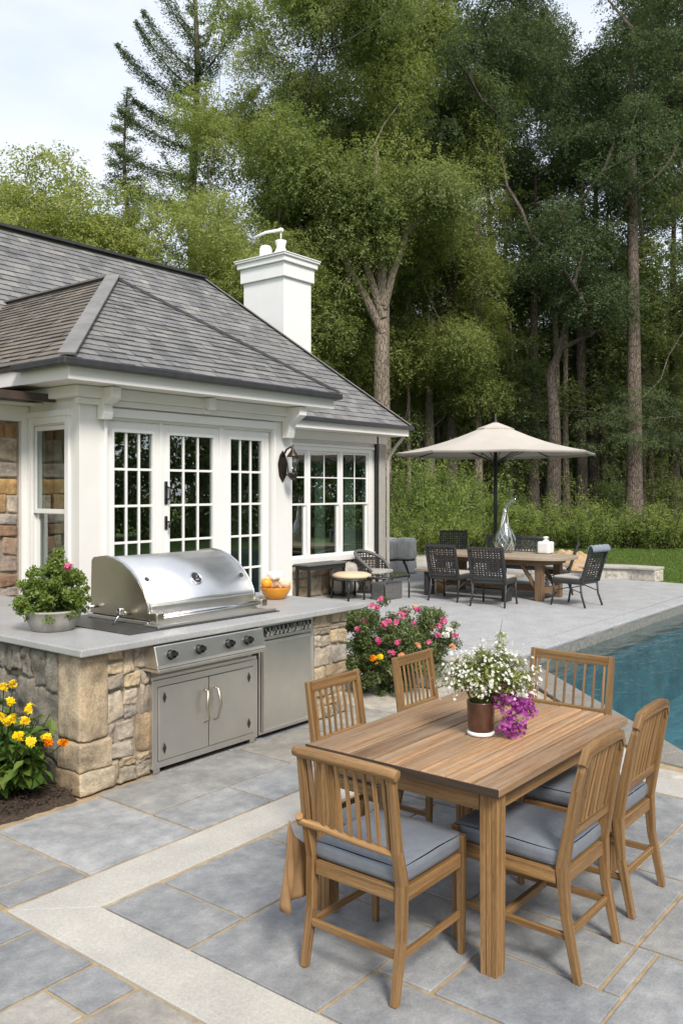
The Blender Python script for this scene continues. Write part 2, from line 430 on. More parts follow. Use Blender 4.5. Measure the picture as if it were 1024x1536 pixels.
M['pet_yellow'] = m_petal('petal_yellow', (.86, .56, .01), (.90, .72, .05))
M['pet_orange'] = m_petal('petal_orange', (.78, .17, .004), (.85, .36, .01))
M['pet_salmon'] = m_petal('petal_salmon', (.75, .3, .15), (.82, .5, .3))

def mk_roof():
    m, nt = new_mat('slate_shingles'); n = N(nt); p = n.pos(); r = n.island()
    base = n.ramp(r, [(0, (.12, .121, .125)), (.3, (.17, .17, .173)), (.6, (.205, .204, .203)), (.85, (.145, .148, .156)), (1, (.245, .238, .226))])
    a = n.noise(p, 3, 6, .6); b = n.noise(p, 45, 5, .7)
    c = n.mix(1.0, base, n.ramp(a, [(.3, (.8, .8, .82)), (.7, (1.22, 1.19, 1.14))]), 'MULTIPLY')
    c = n.mix(1.0, c, n.ramp(b, [(.3, (.75, .75, .75)), (.7, (1.2, 1.2, 1.2))]), 'MULTIPLY')
    n.out(n.principled(Base_Color=c, Roughness=.75, Normal=n.bump(b, .4, .006))); return m
M['roof'] = mk_roof()
def mk_roof_brown():  # browner shingle tones, only for the slope left of the hip
    m, nt = new_mat('brown_shingles'); n = N(nt); p = n.pos(); r = n.island()
    base = n.ramp(r, [(0, (.115, .10, .085)), (.4, (.15, .132, .11)), (.7, (.18, .158, .13)), (1, (.135, .125, .112))])
    a = n.noise(p, 3, 6, .6); b = n.noise(p, 45, 5, .7)
    c = n.mix(1.0, base, n.ramp(a, [(.3, (.8, .8, .82)), (.7, (1.22, 1.19, 1.14))]), 'MULTIPLY')
    c = n.mix(1.0, c, n.ramp(b, [(.3, (.75, .75, .75)), (.7, (1.2, 1.2, 1.2))]), 'MULTIPLY')
    n.out(n.principled(Base_Color=c, Roughness=.8, Normal=n.bump(b, .4, .006))); return m
M['roof_brown'] = mk_roof_brown()
M['ridgecap'] = m_simple('ridge_cap', (.17, .165, .16), .75, .2, 6, bumpk=.3, bscale=60)

def mk_glass(name, ior, tint):
    m, nt = new_mat(name); n = N(nt)
    fr = n.math('MINIMUM', n('Fresnel', {'IOR': ior}).outputs[0], .30)
    wob = n.bump(n.noise(n.pos(), 1.3, 2), .03, .05)
    g = n('BsdfGlossy', {'Color': (.95, .97, .96), 'Roughness': .0, 'Normal': wob}).outputs[0]
    t = n('BsdfTransparent', {'Color': tint}).outputs[0]
    n.out(n('MixShader', {0: fr, 1: t, 2: g}).outputs[0]); return m
M['glass'] = mk_glass('window_glass', 2.1, (.62, .70, .66))
def mk_clear():
    m, nt = new_mat('clear_glass'); n = N(nt)
    lw = n('LayerWeight', {'Blend': .35}).outputs['Facing']
    f = n.ramp(lw, [(0, (.08,) * 3), (.6, (.3,) * 3), (1, (.85,) * 3)])
    g = n('BsdfGlossy', {'Color': (1, 1, 1), 'Roughness': .03}).outputs[0]
    t = n('BsdfTransparent', {'Color': (.9, .93, .92)}).outputs[0]
    n.out(n('MixShader', {0: f, 1: t, 2: g}).outputs[0]); return m
M['clear'] = mk_clear()
def mk_water():
    m, nt = new_mat('pool_water'); n = N(nt); p = n.pos()
    h = n.math('ADD', n.noise(n.mapping(p, (1.4, 3.2, 1)), 1.6, 4, .55), n.math('MULTIPLY', n.noise(p, 9, 3), .18))
    bm = n.bump(h, .5, .06)
    fr = n('Fresnel', {'IOR': 1.33, 'Normal': bm}).outputs[0]
    g = n('BsdfGlossy', {'Color': (1, 1, 1), 'Roughness': .04, 'Normal': bm}).outputs[0]
    t = n('BsdfTransparent', {'Color': (.68, .82, .845)}).outputs[0]
    n.out(n('MixShader', {0: fr, 1: t, 2: g}).outputs[0]); return m
M['water'] = mk_water()
def mk_tile():
    m, nt = new_mat('pool_plaster'); n = N(nt); p = n.pos()
    a = n.noise(p, 1.4, 5); b = n.noise(n.mapping(p, (1.5, 4, 1)), 2.2, 6, .65)
    c = n.ramp(a, [(.3, (.12, .25, .31)), (.7, (.19, .36, .43))])
    c = n.mix(1.0, c, n.ramp(b, [(.3, (.8, .8, .8)), (.7, (1.25, 1.25, 1.25))]), 'MULTIPLY')
    n.out(n.principled(Base_Color=c, Roughness=.7)); return m
M['tile'] = mk_tile()
M['waterline'] = m_simple('waterline_tile', (.235, .225, .20), .4, .3, 18)
def mk_lawn():
    m, nt = new_mat('lawn_soil'); n = N(nt); p = n.pos()
    a = n.noise(p, .35, 5); b = n.noise(p, 14, 5, .7)
    c = n.ramp(a, [(.3, (.08, .15, .03)), (.7, (.13, .21, .045))])
    c = n.mix(1.0, c, n.ramp(b, [(.3, (.65, .65, .65)), (.7, (1.3, 1.3, 1.2))]), 'MULTIPLY')
    n.out(n.principled(Base_Color=c, Roughness=.9, Normal=n.bump(b, .6, .03))); return m
M['lawn'] = mk_lawn()
M['grass'] = m_leaf('grass_blade', (.10, .17, .045), (.185, .265, .08), .42, (.25, .32, .11))
# ================================================================== THE SETTING
def sheet(name, polys, z, mat, kind='structure', thick=0):
    mb = MB()
    for p in polys:
        if thick: mb.prism(p, 'z', z - thick, z)
        else: mb.add([(q[0], q[1], z) for q in p], [tuple(range(len(p)))])
    o = mb.build(name, mat); return tag(o, kind=kind)
def rect(x0, y0, x1, y1): return [(x0, y0), (x1, y0), (x1, y1), (x0, y1)]

sheet('lawn', [rect(-150, -160, 6.0, 180), rect(6.0, 4.9, 160, 180), rect(22.3, -160, 160, 4.9), rect(6.0, -160, 22.3, -6.3)], -0.07, M['lawn'])
# the pool edge: straight on the terrace side, cut diagonally at the near corner
POOL = [(8.95, 4.55), (6.42, 1.98), (6.30, 1.2), (6.30, -6.0), (22.0, -6.0), (22.0, 4.6)]
mb = MB(); n_ = len(POOL)
for i in range(n_):
    a, b = POOL[i], POOL[(i + 1) % n_]
    mb.add([(a[0], a[1], -.02), (b[0], b[1], -.02), (b[0], b[1], -1.5), (a[0], a[1], -1.5)], [(0, 1, 2, 3)])
mb.add([(p[0], p[1], -1.5) for p in POOL], [tuple(range(n_))])
tag(mb.build('pool_basin', M['tile']), kind='structure')
mb = MB()
for i in range(n_):
    a, b = Vector(POOL[i]), Vector(POOL[(i + 1) % n_]); d = (b - a).normalized(); q = Vector((d.y, -d.x)) * .012; q = q if (a + q * 9 - Vector((14, -1))).length < (a - Vector((14, -1))).length else -q
    mb.add([(a.x + q.x, a.y + q.y, -.03), (b.x + q.x, b.y + q.y, -.03), (b.x + q.x, b.y + q.y, -.36), (a.x + q.x, a.y + q.y, -.36)], [(0, 1, 2, 3)])
tag(mb.build('pool_waterline', M['waterline']), kind='structure')
tag(sheet('pool_water', [[(p[0], p[1]) for p in POOL]], -.15, M['water']), kind='structure')
# coping band
def offset_pt(i, d):
    p0, p, p1 = POOL[i - 1], POOL[i], POOL[(i + 1) % n_]
    def nrm(a, b):
        v = Vector((b[0] - a[0], b[1] - a[1])).normalized(); return Vector((-v.y, v.x))
    n0, n1 = nrm(p0, p), nrm(p, p1)
    m = (n0 + n1); k = d / max(.3, m.dot(n0)) 
    return (p[0] - m.x * k, p[1] - m.y * k)
def coping(i0, i1, w, name, mat, z, th):
    a, b = POOL[i0], POOL[i1]; c, d = offset_pt(i1, w), offset_pt(i0, w)
    mb = MB(); L = math.hypot(b[0] - a[0], b[1] - a[1]); k = max(1, int(L / .9))
    for j in range(k):
        t0, t1 = j / k + .0015 / L * 2, (j + 1) / k - .0015 / L * 2
        f = lambda p, q, t: (p[0] + (q[0] - p[0]) * t, p[1] + (q[1] - p[1]) * t)
        mb.prism([f(a, b, t0), f(a, b, t1), f(d, c, t1), f(d, c, t0)], 'z', z - th, z)
    return tag(mb.build(name, mat, bevel=.012), kind='structure')
SGN = 1
_test = offset_pt(3, .3)
if not (_test[0] < 6.3): 
    _o = offset_pt
    offset_pt = lambda i, d: _o(i, -d)
coping(0, 1, .34, 'pool_coping', M['deck_edge'], .012, .10)
coping(1, 2, .34, 'pool_coping', M['deck_edge'], .012, .10)
coping(2, 3, .34, 'pool_coping', M['deck_edge'], .012, .10)
coping(5, 0, .30, 'pool_coping', M['deck'], .012, .11)

# terrace beyond the kitchen
DECK_Y = 4.86
sheet('terrace', [[(8.72, DECK_Y), (17.9, DECK_Y + .07), (18.0, 7.0), (18.6, 9.5), (18.2, 12.6), (13.0, 14.6), (6.9, 10.2), (6.9, 7.4)]], .004, M['deck'], thick=.2)
sheet('garden_path', [[(17.9, 9.0), (34, 16.5), (34, 19.5), (16.2, 13.2)]], -.03, M['tanpaving'])
# patio: mortar bed and bluestone slabs
sheet('patio_bed', [[(-4, -4), (6.02, -4), (6.02, 1.5), (6.14, 2.2), (8.75, 4.9), (6.9, 7.3), (6.9, 10.3), (2.0, 10.3), (2.0, 4.52), (-4, 4.52)]], -.008, M['joint'], thick=.2)
SL = [(2.39, 2.72, 2.72, 3.29), (2.72, 2.72, 3.43, 3.29), (3.43, 2.82, 4.45, 3.29), (4.45, 2.4, 5.44, 3.29), (3.43, 2.35, 4.45, 2.82),
      (2.39, 2.03, 3.17, 2.72), (3.17, 2.03, 3.43, 2.72), (2.39, 1.2, 2.75, 2.03), (2.75, 1.77, 3.17, 2.03), (2.75, 1.2, 3.17, 1.77), (3.17, 1.29, 3.57, 2.03),
      (3.43, 2.03, 4.3, 2.35), (3.57, 1.29, 4.3, 2.03), (4.3, 1.56, 5.44, 2.4), (4.3, .75, 5.44, 1.56), (3.57, .55, 4.3, 1.29), (2.95, .45, 3.57, 1.2), (3.17, 1.2, 3.57, 1.29),
      (2.39, .4, 2.95, 1.2), (2.39, -.9, 3.3, .4), (3.3, -.9, 4.4, .45), (4.4, -.9, 5.44, .75), (3.57, .45, 4.3, .55),
      (2.55, 3.62, 3.25, 4.5), (2.12, 3.62, 2.55, 3.83), (1.3, 3.83, 2.55, 4.5), (3.25, 4.02, 4.47, 4.55), (3.25, 3.62, 3.86, 4.02), (3.86, 3.62, 4.72, 4.02), (4.47, 4.02, 5.2, 4.55),
      (4.72, 3.62, 5.5, 4.02), (5.2, 4.02, 6.0, 4.75), (3.7, 4.55, 4.4, 5.3), (4.4, 4.55, 5.4, 5.3),
      (1.86, 2.66, 2.095, 2.93), (1.5, 2.93, 2.095, 3.36), (1.0, 3.36, 2.095, 3.83), (.6, 3.83, 1.3, 4.5), (1.2, 2.66, 1.86, 2.93),
      (1.62, 2.1, 2.095, 2.66), (.9, 2.1, 1.62, 2.66), (1.4, 1.4, 2.095, 2.1), (.6, 1.3, 1.4, 2.1), (.7, 2.93, 1.5, 3.36), (.2, 3.36, 1.0, 3.83), (1.1, .3, 2.095, 1.4), (.1, .2, 1.1, 1.3), (1.0, -1, 2.095, .3)]
mb = MB(); mbr = MB(); rs = random.Random(5)
for i, (x0, y0, x1, y1) in enumerate(SL):
    g = .0095; j = lambda: rs.uniform(-.003, .003)
    P = [(x0 + g + j(), y0 + g + j()), (x1 - g + j(), y0 + g + j()), (x1 - g + j(), y1 - g + j()), (x0 + g + j(), y1 - g + j())]
    z = rs.uniform(-.0015, .0015)
    (mbr if (x0, y0) in ((1.2, 2.66), (1.62, 2.1), (.9, 2.1), (5.2, 4.02), (4.47, 4.02)) else mb).prism(P, 'z', -.04, z)
tag(mb.build('patio_slabs', M['bluestone'], bevel=.004), kind='structure')
tag(mbr.build('patio_brown_slabs', M['brownslab'], bevel=.004), kind='structure')
# pale limestone band framing the dining area
mb = MB()
mb.prism([(2.10, 3.60), (2.385, 3.305), (5.46, 3.305), (5.74, 3.60)], 'z', -.04, .003)
mb.prism([(2.10, 3.60), (2.10, -1.2), (2.385, -.92), (2.385, 3.305)], 'z', -.04, .0035)
mb.prism([(5.74, 3.60), (5.46, 3.305), (5.46, -.92), (5.74, -1.2)], 'z', -.04, .0035)
tag(mb.build('limestone_band', M['limestone'], bevel=.004), kind='structure')
# plain paving by the pool and up to the terrace
mb = MB()
for P in [[(5.755, -3), (5.95, -3), (5.95, 2.1), (5.755, 2.1)], [(5.755, 2.11), (6.02, 2.11), (6.9, 3.05), (6.9, 3.615), (5.755, 3.615)],
          [(5.515, 3.63), (6.9, 3.63), (6.9, 4.0), (5.515, 4.0)], [(6.91, 3.07), (7.9, 4.08), (7.9, 4.9), (6.91, 4.9)], [(7.91, 4.1), (8.6, 4.8), (8.6, 4.9), (7.91, 4.9)], [(6.02, 4.01), (6.9, 4.01), (6.9, 5.6), (6.02, 5.6)],
          [(6.91, 4.92), (8.6, 4.92), (7.9, 5.9), (6.91, 5.9)], [(6.0, 5.61), (6.9, 5.61), (6.9, 7.4), (6.0, 7.4)], [(6.91, 5.91), (7.85, 5.91), (7.0, 7.2), (6.91, 7.2)]]:
    mb.prism(P, 'z', -.04, -.001)
tag(mb.build('poolside_paving', M['tanpaving'], bevel=.004), kind='structure')
# planting bed left of the kitchen
mb = MB(); rs = random.Random(3)
nx, ny = 40, 60; vs = []; fs = []
for i in range(nx):
    for j in range(ny):
        x = 1.2 + 1.93 * i / (nx - 1); y = 4.55 + 3.2 * j / (ny - 1)
        e = min(1, (y - 4.55) / .12, (3.16 - x) / .02 + .4)
        vs.append((x, y, -.01 + .05 * max(0, e) + .02 * mnoise.noise(Vector((x * 14, y * 14, 0))) + rs.uniform(-.008, .008)))
for i in range(nx - 1):
    for j in range(ny - 1): fs.append((i * ny + j, (i + 1) * ny + j, (i + 1) * ny + j + 1, i * ny + j + 1))
mb.add(vs, fs); tag(mb.build('mulch_bed', M['mulch']), kind='structure')

# forest floor, rising gently into the wood
mb = MB(); vs = []; fs = []; nx, ny = 70, 26
for i in range(nx):
    for j in range(ny):
        px = -900 + 3000 * i / (nx - 1); d = 30.5 + 90 * (j / (ny - 1)) ** 1.5
        x, y = bearing(px, d)
        z = -.05 + max(0, d - 34) * .045 + .35 * mnoise.noise(Vector((x * .15, y * .15, 1))) * min(1, (d - 30.5) / 3)
        vs.append((x, y, z))
for i in range(nx - 1):
    for j in range(ny - 1): fs.append((i * ny + j, i * ny + j + 1, (i + 1) * ny + j + 1, (i + 1) * ny + j))
mb.add(vs, fs, None, True); tag(mb.build('forest_floor', M['forest_floor']), kind='structure')

# ------------------------------------------------------------------ stone facing
def stones(mb, o, a, n, W, H, cell, depth, seed, amin=.6, jit=.25, rough=.012, minw=.07, horiz=1.35):
    """irregular stones over a W x H wall patch; o lower corner, a along, n outward"""
    r = random.Random(seed); o = Vector(o); a = Vector(a); n = Vector(n); up = Vector((0, 0, 1))
    rects = []
    def split(x0, y0, x1, y1):
        w, h = x1 - x0, y1 - y0
        if w * h < cell * cell * r.uniform(amin, 2.0) or (w < 2 * minw and h < 2 * minw): rects.append((x0, y0, x1, y1)); return
        t = r.uniform(.34, .66)
        if (w > h * horiz * r.uniform(.75, 1.3) and w > 2 * minw) or h < 2 * minw: xm = x0 + w * t; split(x0, y0, xm, y1); split(xm, y0, x1, y1)
        else: ym = y0 + h * t; split(x0, y0, x1, ym); split(x0, ym, x1, y1)
    split(0, 0, W, H)
    K = 12
    for (x0, y0, x1, y1) in rects:
        g = .003
        jw = min(x1 - x0, y1 - y0) * jit
        def jx(v, lo, hi): return v + (r.uniform(-.5, .5) * jw if lo < v < hi else 0)
        c = [(jx(x0 + g, .02, W - .02), jx(y0 + g, .02, H - .02)), (jx(x1 - g, .02, W - .02), jx(y0 + g, .02, H - .02)), (jx(x1 - g, .02, W - .02), jx(y1 - g, .02, H - .02)), (jx(x0 + g, .02, W - .02), jx(y1 - g, .02, H - .02))]
        dz = depth * r.uniform(.65, 1.2); sd = r.uniform(0, 99)
        tx, ty = r.uniform(-.2, .2), r.uniform(-.2, .2)
        vs = []; fs = []
        for i in range(K):
            for j in range(K):
                s, t = i / (K - 1), j / (K - 1)
                s = .5 - .5 * math.cos(PI * s) * (1 - .25 * math.sin(PI * s)); t = .5 - .5 * math.cos(PI * t) * (1 - .25 * math.sin(PI * t))
                p = [c[0][k] * (1 - s) * (1 - t) + c[1][k] * s * (1 - t) + c[2][k] * s * t + c[3][k] * (1 - s) * t for k in (0, 1)]
                u, v = 2 * s - 1, 2 * t - 1
                rr = (abs(u) ** 14 + abs(v) ** 14) ** (1 / 14)
                if rr > 1: 
                    m0 = (c[0][0] + c[1][0] + c[2][0] + c[3][0]) / 4; m1 = (c[0][1] + c[1][1] + c[2][1] + c[3][1]) / 4
                    p[0] = m0 + (p[0] - m0) / rr; p[1] = m1 + (p[1] - m1) / rr
                e = max(0, 1 - min(1, max(abs(u), abs(v))) ** 18)
                q = Vector((p[0] * 9, p[1] * 9, sd))
                fz = mnoise.noise(q * .8); fz = (round(fz * 3) / 3 * .6 + fz * .4)
                h = dz * e * (1 + tx * u + ty * v) + rough * e * (1.1 * fz + .8 * abs(mnoise.noise(q * 2.3)) + .5 * mnoise.noise(q * 6) - .2)
                if i in (0, K - 1) or j in (0, K - 1): h = -.004
                vs.append(o + a * p[0] + up * p[1] + n * h)
        flip = a.cross(up).dot(n) < 0
        for i in range(K - 1):
            for j in range(K - 1):
                f = (i * K + j, (i + 1) * K + j, (i + 1) * K + j + 1, i * K + j + 1)
                fs.append(tuple(reversed(f)) if flip else f)
        mb.add(vs, fs, None, True)
def rock_fn(seed, amp, f=7):
    def fn(p):
        q = Vector((p.x * f + seed, p.y * f, p.z * f))
        k = amp * (mnoise.noise(q) + .7 * abs(mnoise.noise(q * 2.7)) + .45 * mnoise.noise(q * 6))
        return (p.x + k * .8, p.y + k, p.z + k * .3)
    return fn

# ------------------------------------------------------------------ shingled roof faces
def shingles(mb, poly, e, course=.15, width=.24, seed=1, base=True, lift=.016):
    r = random.Random(seed); P = [Vector(p) for p in poly]
    e = Vector(e).normalized(); nrm = Vector((0, 0, 0))
    for i in range(len(P)): nrm += (P[i] - P[0]).cross(P[(i + 1) % len(P)] - P[0])
    nrm.normalize()
    if nrm.z < 0: nrm = -nrm
    up = nrm.cross(e); 
    if up.z < 0: up = -up
    o = P[0]; Q = [((p - o).dot(e), (p - o).dot(up)) for p in P]
    t0 = min(q[1] for q in Q); t1 = max(q[1] for q in Q)
    def span(t):
        xs = []
        for i in range(len(Q)):
            (ax, ay), (bx, by) = Q[i], Q[(i + 1) % len(Q)]
            if (ay - t) * (by - t) <= 0 and abs(ay - by) > 1e-9: xs.append(ax + (bx - ax) * (t - ay) / (by - ay))
        return (min(xs), max(xs)) if xs else None
    if base: mb.add([p - nrm * .006 for p in P] + [p - nrm * .05 for p in P], [tuple(range(len(P))), tuple(range(2 * len(P) - 1, len(P) - 1, -1))] + [(i, i + len(P), (i + 1) % len(P) + len(P), (i + 1) % len(P)) for i in range(len(P))])
    t = t0
    while t < t1 - .01:
        tb = min(t + course, t1 - .001); lo = span(max(t, t0 + 1e-4)); hi = span(tb)
        if lo is None or hi is None: break
        x = min(lo[0], hi[0]) - r.uniform(0, width)
        end = max(lo[1], hi[1])
        while x < end:
            w = width * r.uniform(.6, 1.35); x2 = x + w
            l0, l1 = max(x, lo[0]), min(x2, lo[1]); h0, h1 = max(x, hi[0]), min(x2, hi[1])
            if l1 - l0 > .004 or h1 - h0 > .004:
                if l1 < l0: l0 = l1 = (lo[0] if x < lo[0] else lo[1])
                if h1 < h0: h0 = h1 = (hi[0] if x < hi[0] else hi[1])
                dl = r.uniform(-.006, .004); lf = lift * r.uniform(.75, 1.3); gp = .0015
                A = o + e * (l0 + gp) + up * (t + dl) + nrm * lf; B = o + e * (l1 - gp) + up * (t + dl) + nrm * lf
                C_ = o + e * (h1 - gp) + up * tb + nrm * .003; D = o + e * (h0 + gp) + up * tb + nrm * .003
                mb.add([A, B, C_, D, A - nrm * lf, B - nrm * lf], [(0, 1, 2, 3), (1, 0, 4, 5)])
            x = x2
        t += course
def strip(mb, p, q, w, th, lift=.02):
    p, q = Vector(p), Vector(q); mb.sweep([p + Vector((0, 0, lift)), q + Vector((0, 0, lift))], w, th)

# ================================================================== HOUSE
house = empty('house', (8.0, 10.0, 0), 'white clapboard house with slate roof, stone wing and big paned windows', 'house')
EZ = 3.05
A_ = (4.42, 6.6, EZ); B_ = (8.2, 6.6, EZ); AP = (6.31, 8.49, 4.39); RB = (6.31, 10.86, 4.39)
roof = MB()
RZ0, RY0 = 3.12, 9.5; RZ1, RY1 = 5.89, 12.32
shingles(roof, [(-1.5, RY0, RZ0), (14.02, RY0, RZ0), (11.2, RY1, RZ1), (-1.5, RY1, RZ1)], (1, 0, 0), .135, .21, 11)
shingles(roof, [(14.02, RY0, RZ0), (14.02, 15.14, RZ0), (11.2, RY1, RZ1)], (0, 1, 0), .16, .25, 12)
roof.add([(-1.5, RY1, RZ1), (11.2, RY1, RZ1), (14.02, 15.14, RZ0), (-1.5, 15.14, RZ0)], [(0, 1, 2, 3)])
shingles(roof, [A_, B_, AP], (1, 0, 0), .112, .17, 13)
shingles(roof, [B_, (8.2, 9.52, EZ), RB, AP], (0, 1, 0), .135, .22, 14)
ro = roof.build('roof', M['roof'], house)
mb = MB(); shingles(mb, [A_, AP, RB, (4.42, 9.46, EZ)], (0, 1, 0), .112, .17, 15)
mb.build('brown_roof_face', M['roof_brown'], house)['label'] = 'browner shingle slope left of the hip'
mb = MB()
strip(mb, (4.40, 6.58, EZ), (AP[0], AP[1], AP[2] + .01), .15, .02, .03)
strip(mb, AP, RB, .1, .02, .03)
mb.build('hip_cap', M['ridgecap'], ro)
mb = MB()
strip(mb, B_, AP, .07, .03, .02); strip(mb, (-1.5, RY1, RZ1), (11.22, RY1, RZ1), .22, .045, .03)
mb.build('ridge_strip', M['gutter'], ro)
mb = MB(); strip(mb, (14.02, 9.5, RZ0), (11.2, RY1, RZ1), .16, .02, .025); mb.build('hip_cap', M['ridgecap'], ro)
# chimney
mb = MB()
cx0, cx1, cy0, cy1 = 12.79, 13.62, 11.70, 12.83
mb.box((cx0, cy0, 2.5), (cx1, cy1, 6.16))
def ring(z0, z1, g): mb.box((cx0 - g, cy0 - g, z0), (cx1 + g, cy1 + g, z1))
ring(6.16, 6.45, .05); ring(6.45, 6.56, .10); ring(6.56, 6.60, .135); ring(6.60, 6.625, .15)
ch = mb.build('chimney', M['chimney'], ro, bevel=.008)
mb = MB(); mb.lathe([(.13, 0), (.135, .1), (.13, .24), (.105, .3), (.04, .325), (0, .33)], (13.02, 12.42, 6.625), 20); mb.build('chimney_pot', M['chimney'], ch)
mb = MB(); mb.lathe([(.2, 0), (.19, .03), (.11, .17), (.085, .24), (.115, .33), (.12, .36), (.09, .37), (.085, .30)], (13.08, 12.05, 6.625), 20); mb.build('chimney_pot', M['chimney'], ch)
mb = MB(); mb.tube([(13.08, 12.05, 6.95), (13.08, 12.05, 7.22)], .016, 8); mb.tube([(13.05, 12.02, 7.2), (12.86, 12.27, 7.15), (12.70, 12.47, 7.04)], [.035, .03, .02], 8); mb.rbox((13.08, 12.05, 7.21), (.05, .05, .04), .03, 2)
mb.build('weathervane', M['chimney'], ch)

# walls
mb = MB()
mb.box((4.82, 7.0, 0), (5.12, 7.16, 2.98)); mb.box((7.46, 7.0, 0), (7.80, 7.16, 2.98)); mb.box((5.12, 7.002, 2.6), (7.46, 7.16, 2.98)); mb.box((5.12, 7.002, 0), (7.46, 7.16, .06))
mb.box((7.64, 7.16, 0), (7.798, 10.0, 2.98))
# left return with its window opening y 7.22..7.80, z .62..2.52
mb.box((4.822, 7.16, 0), (4.97, 7.90, .60)); mb.box((4.822, 7.16, 2.52), (4.97, 7.90, 2.98)); mb.box((4.822, 7.16, .60), (4.97, 7.22, 2.52)); mb.box((4.822, 7.80, .60), (4.97, 7.90, 2.52))
mb.box((4.822, 7.9, 0), (4.97, 15, 2.98))
mb.build('wall', M['white'], house, bevel=.004)
mb = MB()
mb.box((7.798, 10.0, .0), (10.68, 10.15, 3.06)); mb.box((13.33, 10.0, 0), (13.8, 10.15, 3.06)); mb.box((10.68, 10.002, 2.6), (13.33, 10.15, 3.06)); mb.box((10.68, 10.002, 0), (13.33, 10.15, .64))
mb.box((13.65, 10.15, 0), (13.8, 15.0, 3.06)); mb.box((4.97, 14.85, 0), (13.65, 15.0, 3.06))
mb.build('wall', M['white'], house, bevel=.004)
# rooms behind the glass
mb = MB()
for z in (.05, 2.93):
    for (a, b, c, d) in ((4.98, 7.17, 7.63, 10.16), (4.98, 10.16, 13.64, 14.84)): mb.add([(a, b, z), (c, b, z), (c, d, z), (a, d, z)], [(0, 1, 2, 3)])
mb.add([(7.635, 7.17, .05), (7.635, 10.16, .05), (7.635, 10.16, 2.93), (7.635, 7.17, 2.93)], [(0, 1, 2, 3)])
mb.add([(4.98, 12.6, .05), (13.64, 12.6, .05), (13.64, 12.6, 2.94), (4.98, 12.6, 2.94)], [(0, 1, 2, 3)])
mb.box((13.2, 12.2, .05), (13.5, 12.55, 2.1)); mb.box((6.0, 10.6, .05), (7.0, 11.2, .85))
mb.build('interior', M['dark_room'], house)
mb = MB()
mb.box((14.0 - 1.7, 12.3, .9), (14.0 - .55, 12.58, 1.25)); mb.box((12.3, 12.3, .05), (12.5, 12.58, .9)); mb.box((13.25, 12.3, .05), (13.45, 12.58, .9)); mb.box((12.2, 12.24, 1.25), (13.55, 12.58, 1.31))
mb.build('fireplace_surround', M['trim'], house)
# stone wing wall
mb = MB(); stones(mb, (2.0, 7.9, .0), (1, 0, 0), (0, -1, 0), 2.72, 2.56, .20, .022, 21, jit=.22, rough=.016, horiz=1.35)
sw = mb.build('stone_wall', M['stone_house'], house)
mb = MB(); mb.box((2.0, 7.905, 0), (4.82, 8.1, 2.62)); mb.build('mortar', M['mortar'], sw)
mb = MB(); mb.box((4.735, 7.845, 0), (4.82, 7.904, 2.57)); mb.box((2.0, 7.845, 2.57), (4.82, 7.904, 2.72)); mb.box((2.0, 7.6, 2.722), (4.819, 7.9, 2.74)); mb.build('corner_board', M['white'], house, bevel=.004)
mb = MB(); mb.prism([(7.42, 2.745), (7.42, 2.80), (9.6, 3.10), (9.6, 3.03)], 'x', 1.9, 4.80); mb.box((1.9, 7.36, 2.735), (4.8, 7.419, 2.81)); mb.build('lean_to_roof', M['brownroof'], house)
mb = MB(); mb.box((1.9, 8.1, 0), (2.0, 15, 2.7)); mb.build('wall', M['white'], house)
# eaves
mb = MB()
mb.box((4.46, 6.64, 2.87), (8.16, 6.67, 3.02)); mb.box((4.46, 6.67, 2.87), (4.49, 9.4, 3.02)); mb.box((8.13, 6.67, 2.87), (8.16, 9.4, 3.02))
mb.box((4.49, 6.67, 2.872), (8.13, 6.99, 2.885)); mb.box((4.49, 6.99, 2.872), (4.82, 9.4, 2.885)); mb.box((7.8, 6.99, 2.872), (8.13, 9.4, 2.885))
mb.box((4.72, 6.90, 2.76), (7.9, 6.999, 2.868)); mb.box((4.76, 6.94, 2.70), (7.86, 6.998, 2.76)); mb.box((4.72, 7.0, 2.76), (4.819, 7.84, 2.868))
mb.build('bay_eaves', M['white'], house, bevel=.006)
mb = MB()
mb.box((8.2, 9.52, 2.93), (14.0, 9.55, 3.08)); mb.box((8.2, 9.55, 2.932), (13.97, 9.99, 2.945)); mb.box((13.97, 9.55, 2.93), (14.0, 15.1, 3.08)); mb.box((13.8, 9.99, 2.932), (13.97, 15.0, 2.945))
mb.box((7.81, 9.93, 2.78), (13.85, 9.999, 2.93))
mb.build('wing_eaves', M['white'], house, bevel=.006)
mb = MB(); mb.box((4.36, 6.55, 2.985), (8.22, 6.63, 3.055)); mb.box((4.36, 6.63, 2.985), (4.44, 7.42, 3.055)); mb.box((8.14 + .03, 6.63, 2.985), (8.25, 9.4, 3.055))
mb.box((8.26, 9.44, 3.05), (14.08, 9.515, 3.125)); mb.box((14.005, 9.515, 3.05), (14.08, 15.1, 3.125))
mb.build('gutter', M['gutter'], house, bevel=.012)
def bracket(x, w, d, h):
    mb = MB(); z = 2.865
    mb.prism([(6.999 - .01, z - .0), (6.999 - d, z), (6.999 - d, z - .10), (6.999 - d * .82, z - .13), (6.999 - d * .45, z - h * .55), (6.999 - .12, z - h * .82), (6.999 - .10, z - h), (6.989, z - h)], 'x', x - w / 2, x + w / 2)
    mb.build('bracket', M['white'], house, bevel=.006)
bracket(5.06, .11, .24, .30); bracket(6.33, .10, .2, .16); bracket(7.66, .12, .30, .36)
# pilaster and door surround mouldings
mb = MB()
mb.box((5.085, 6.975, 0), (5.118, 6.999, 2.69)); mb.box((7.462, 6.975, 0), (7.495, 6.999, 2.69)); mb.box((5.118, 6.97, 2.6), (7.462, 7.001, 2.685)); mb.box((4.825, 6.985, 0), (5.06, 6.999, .25)); mb.box((7.52, 6.985, 0), (7.79, 6.999, .25))
mb.build('door_surround', M['trim'], house, bevel=.005)

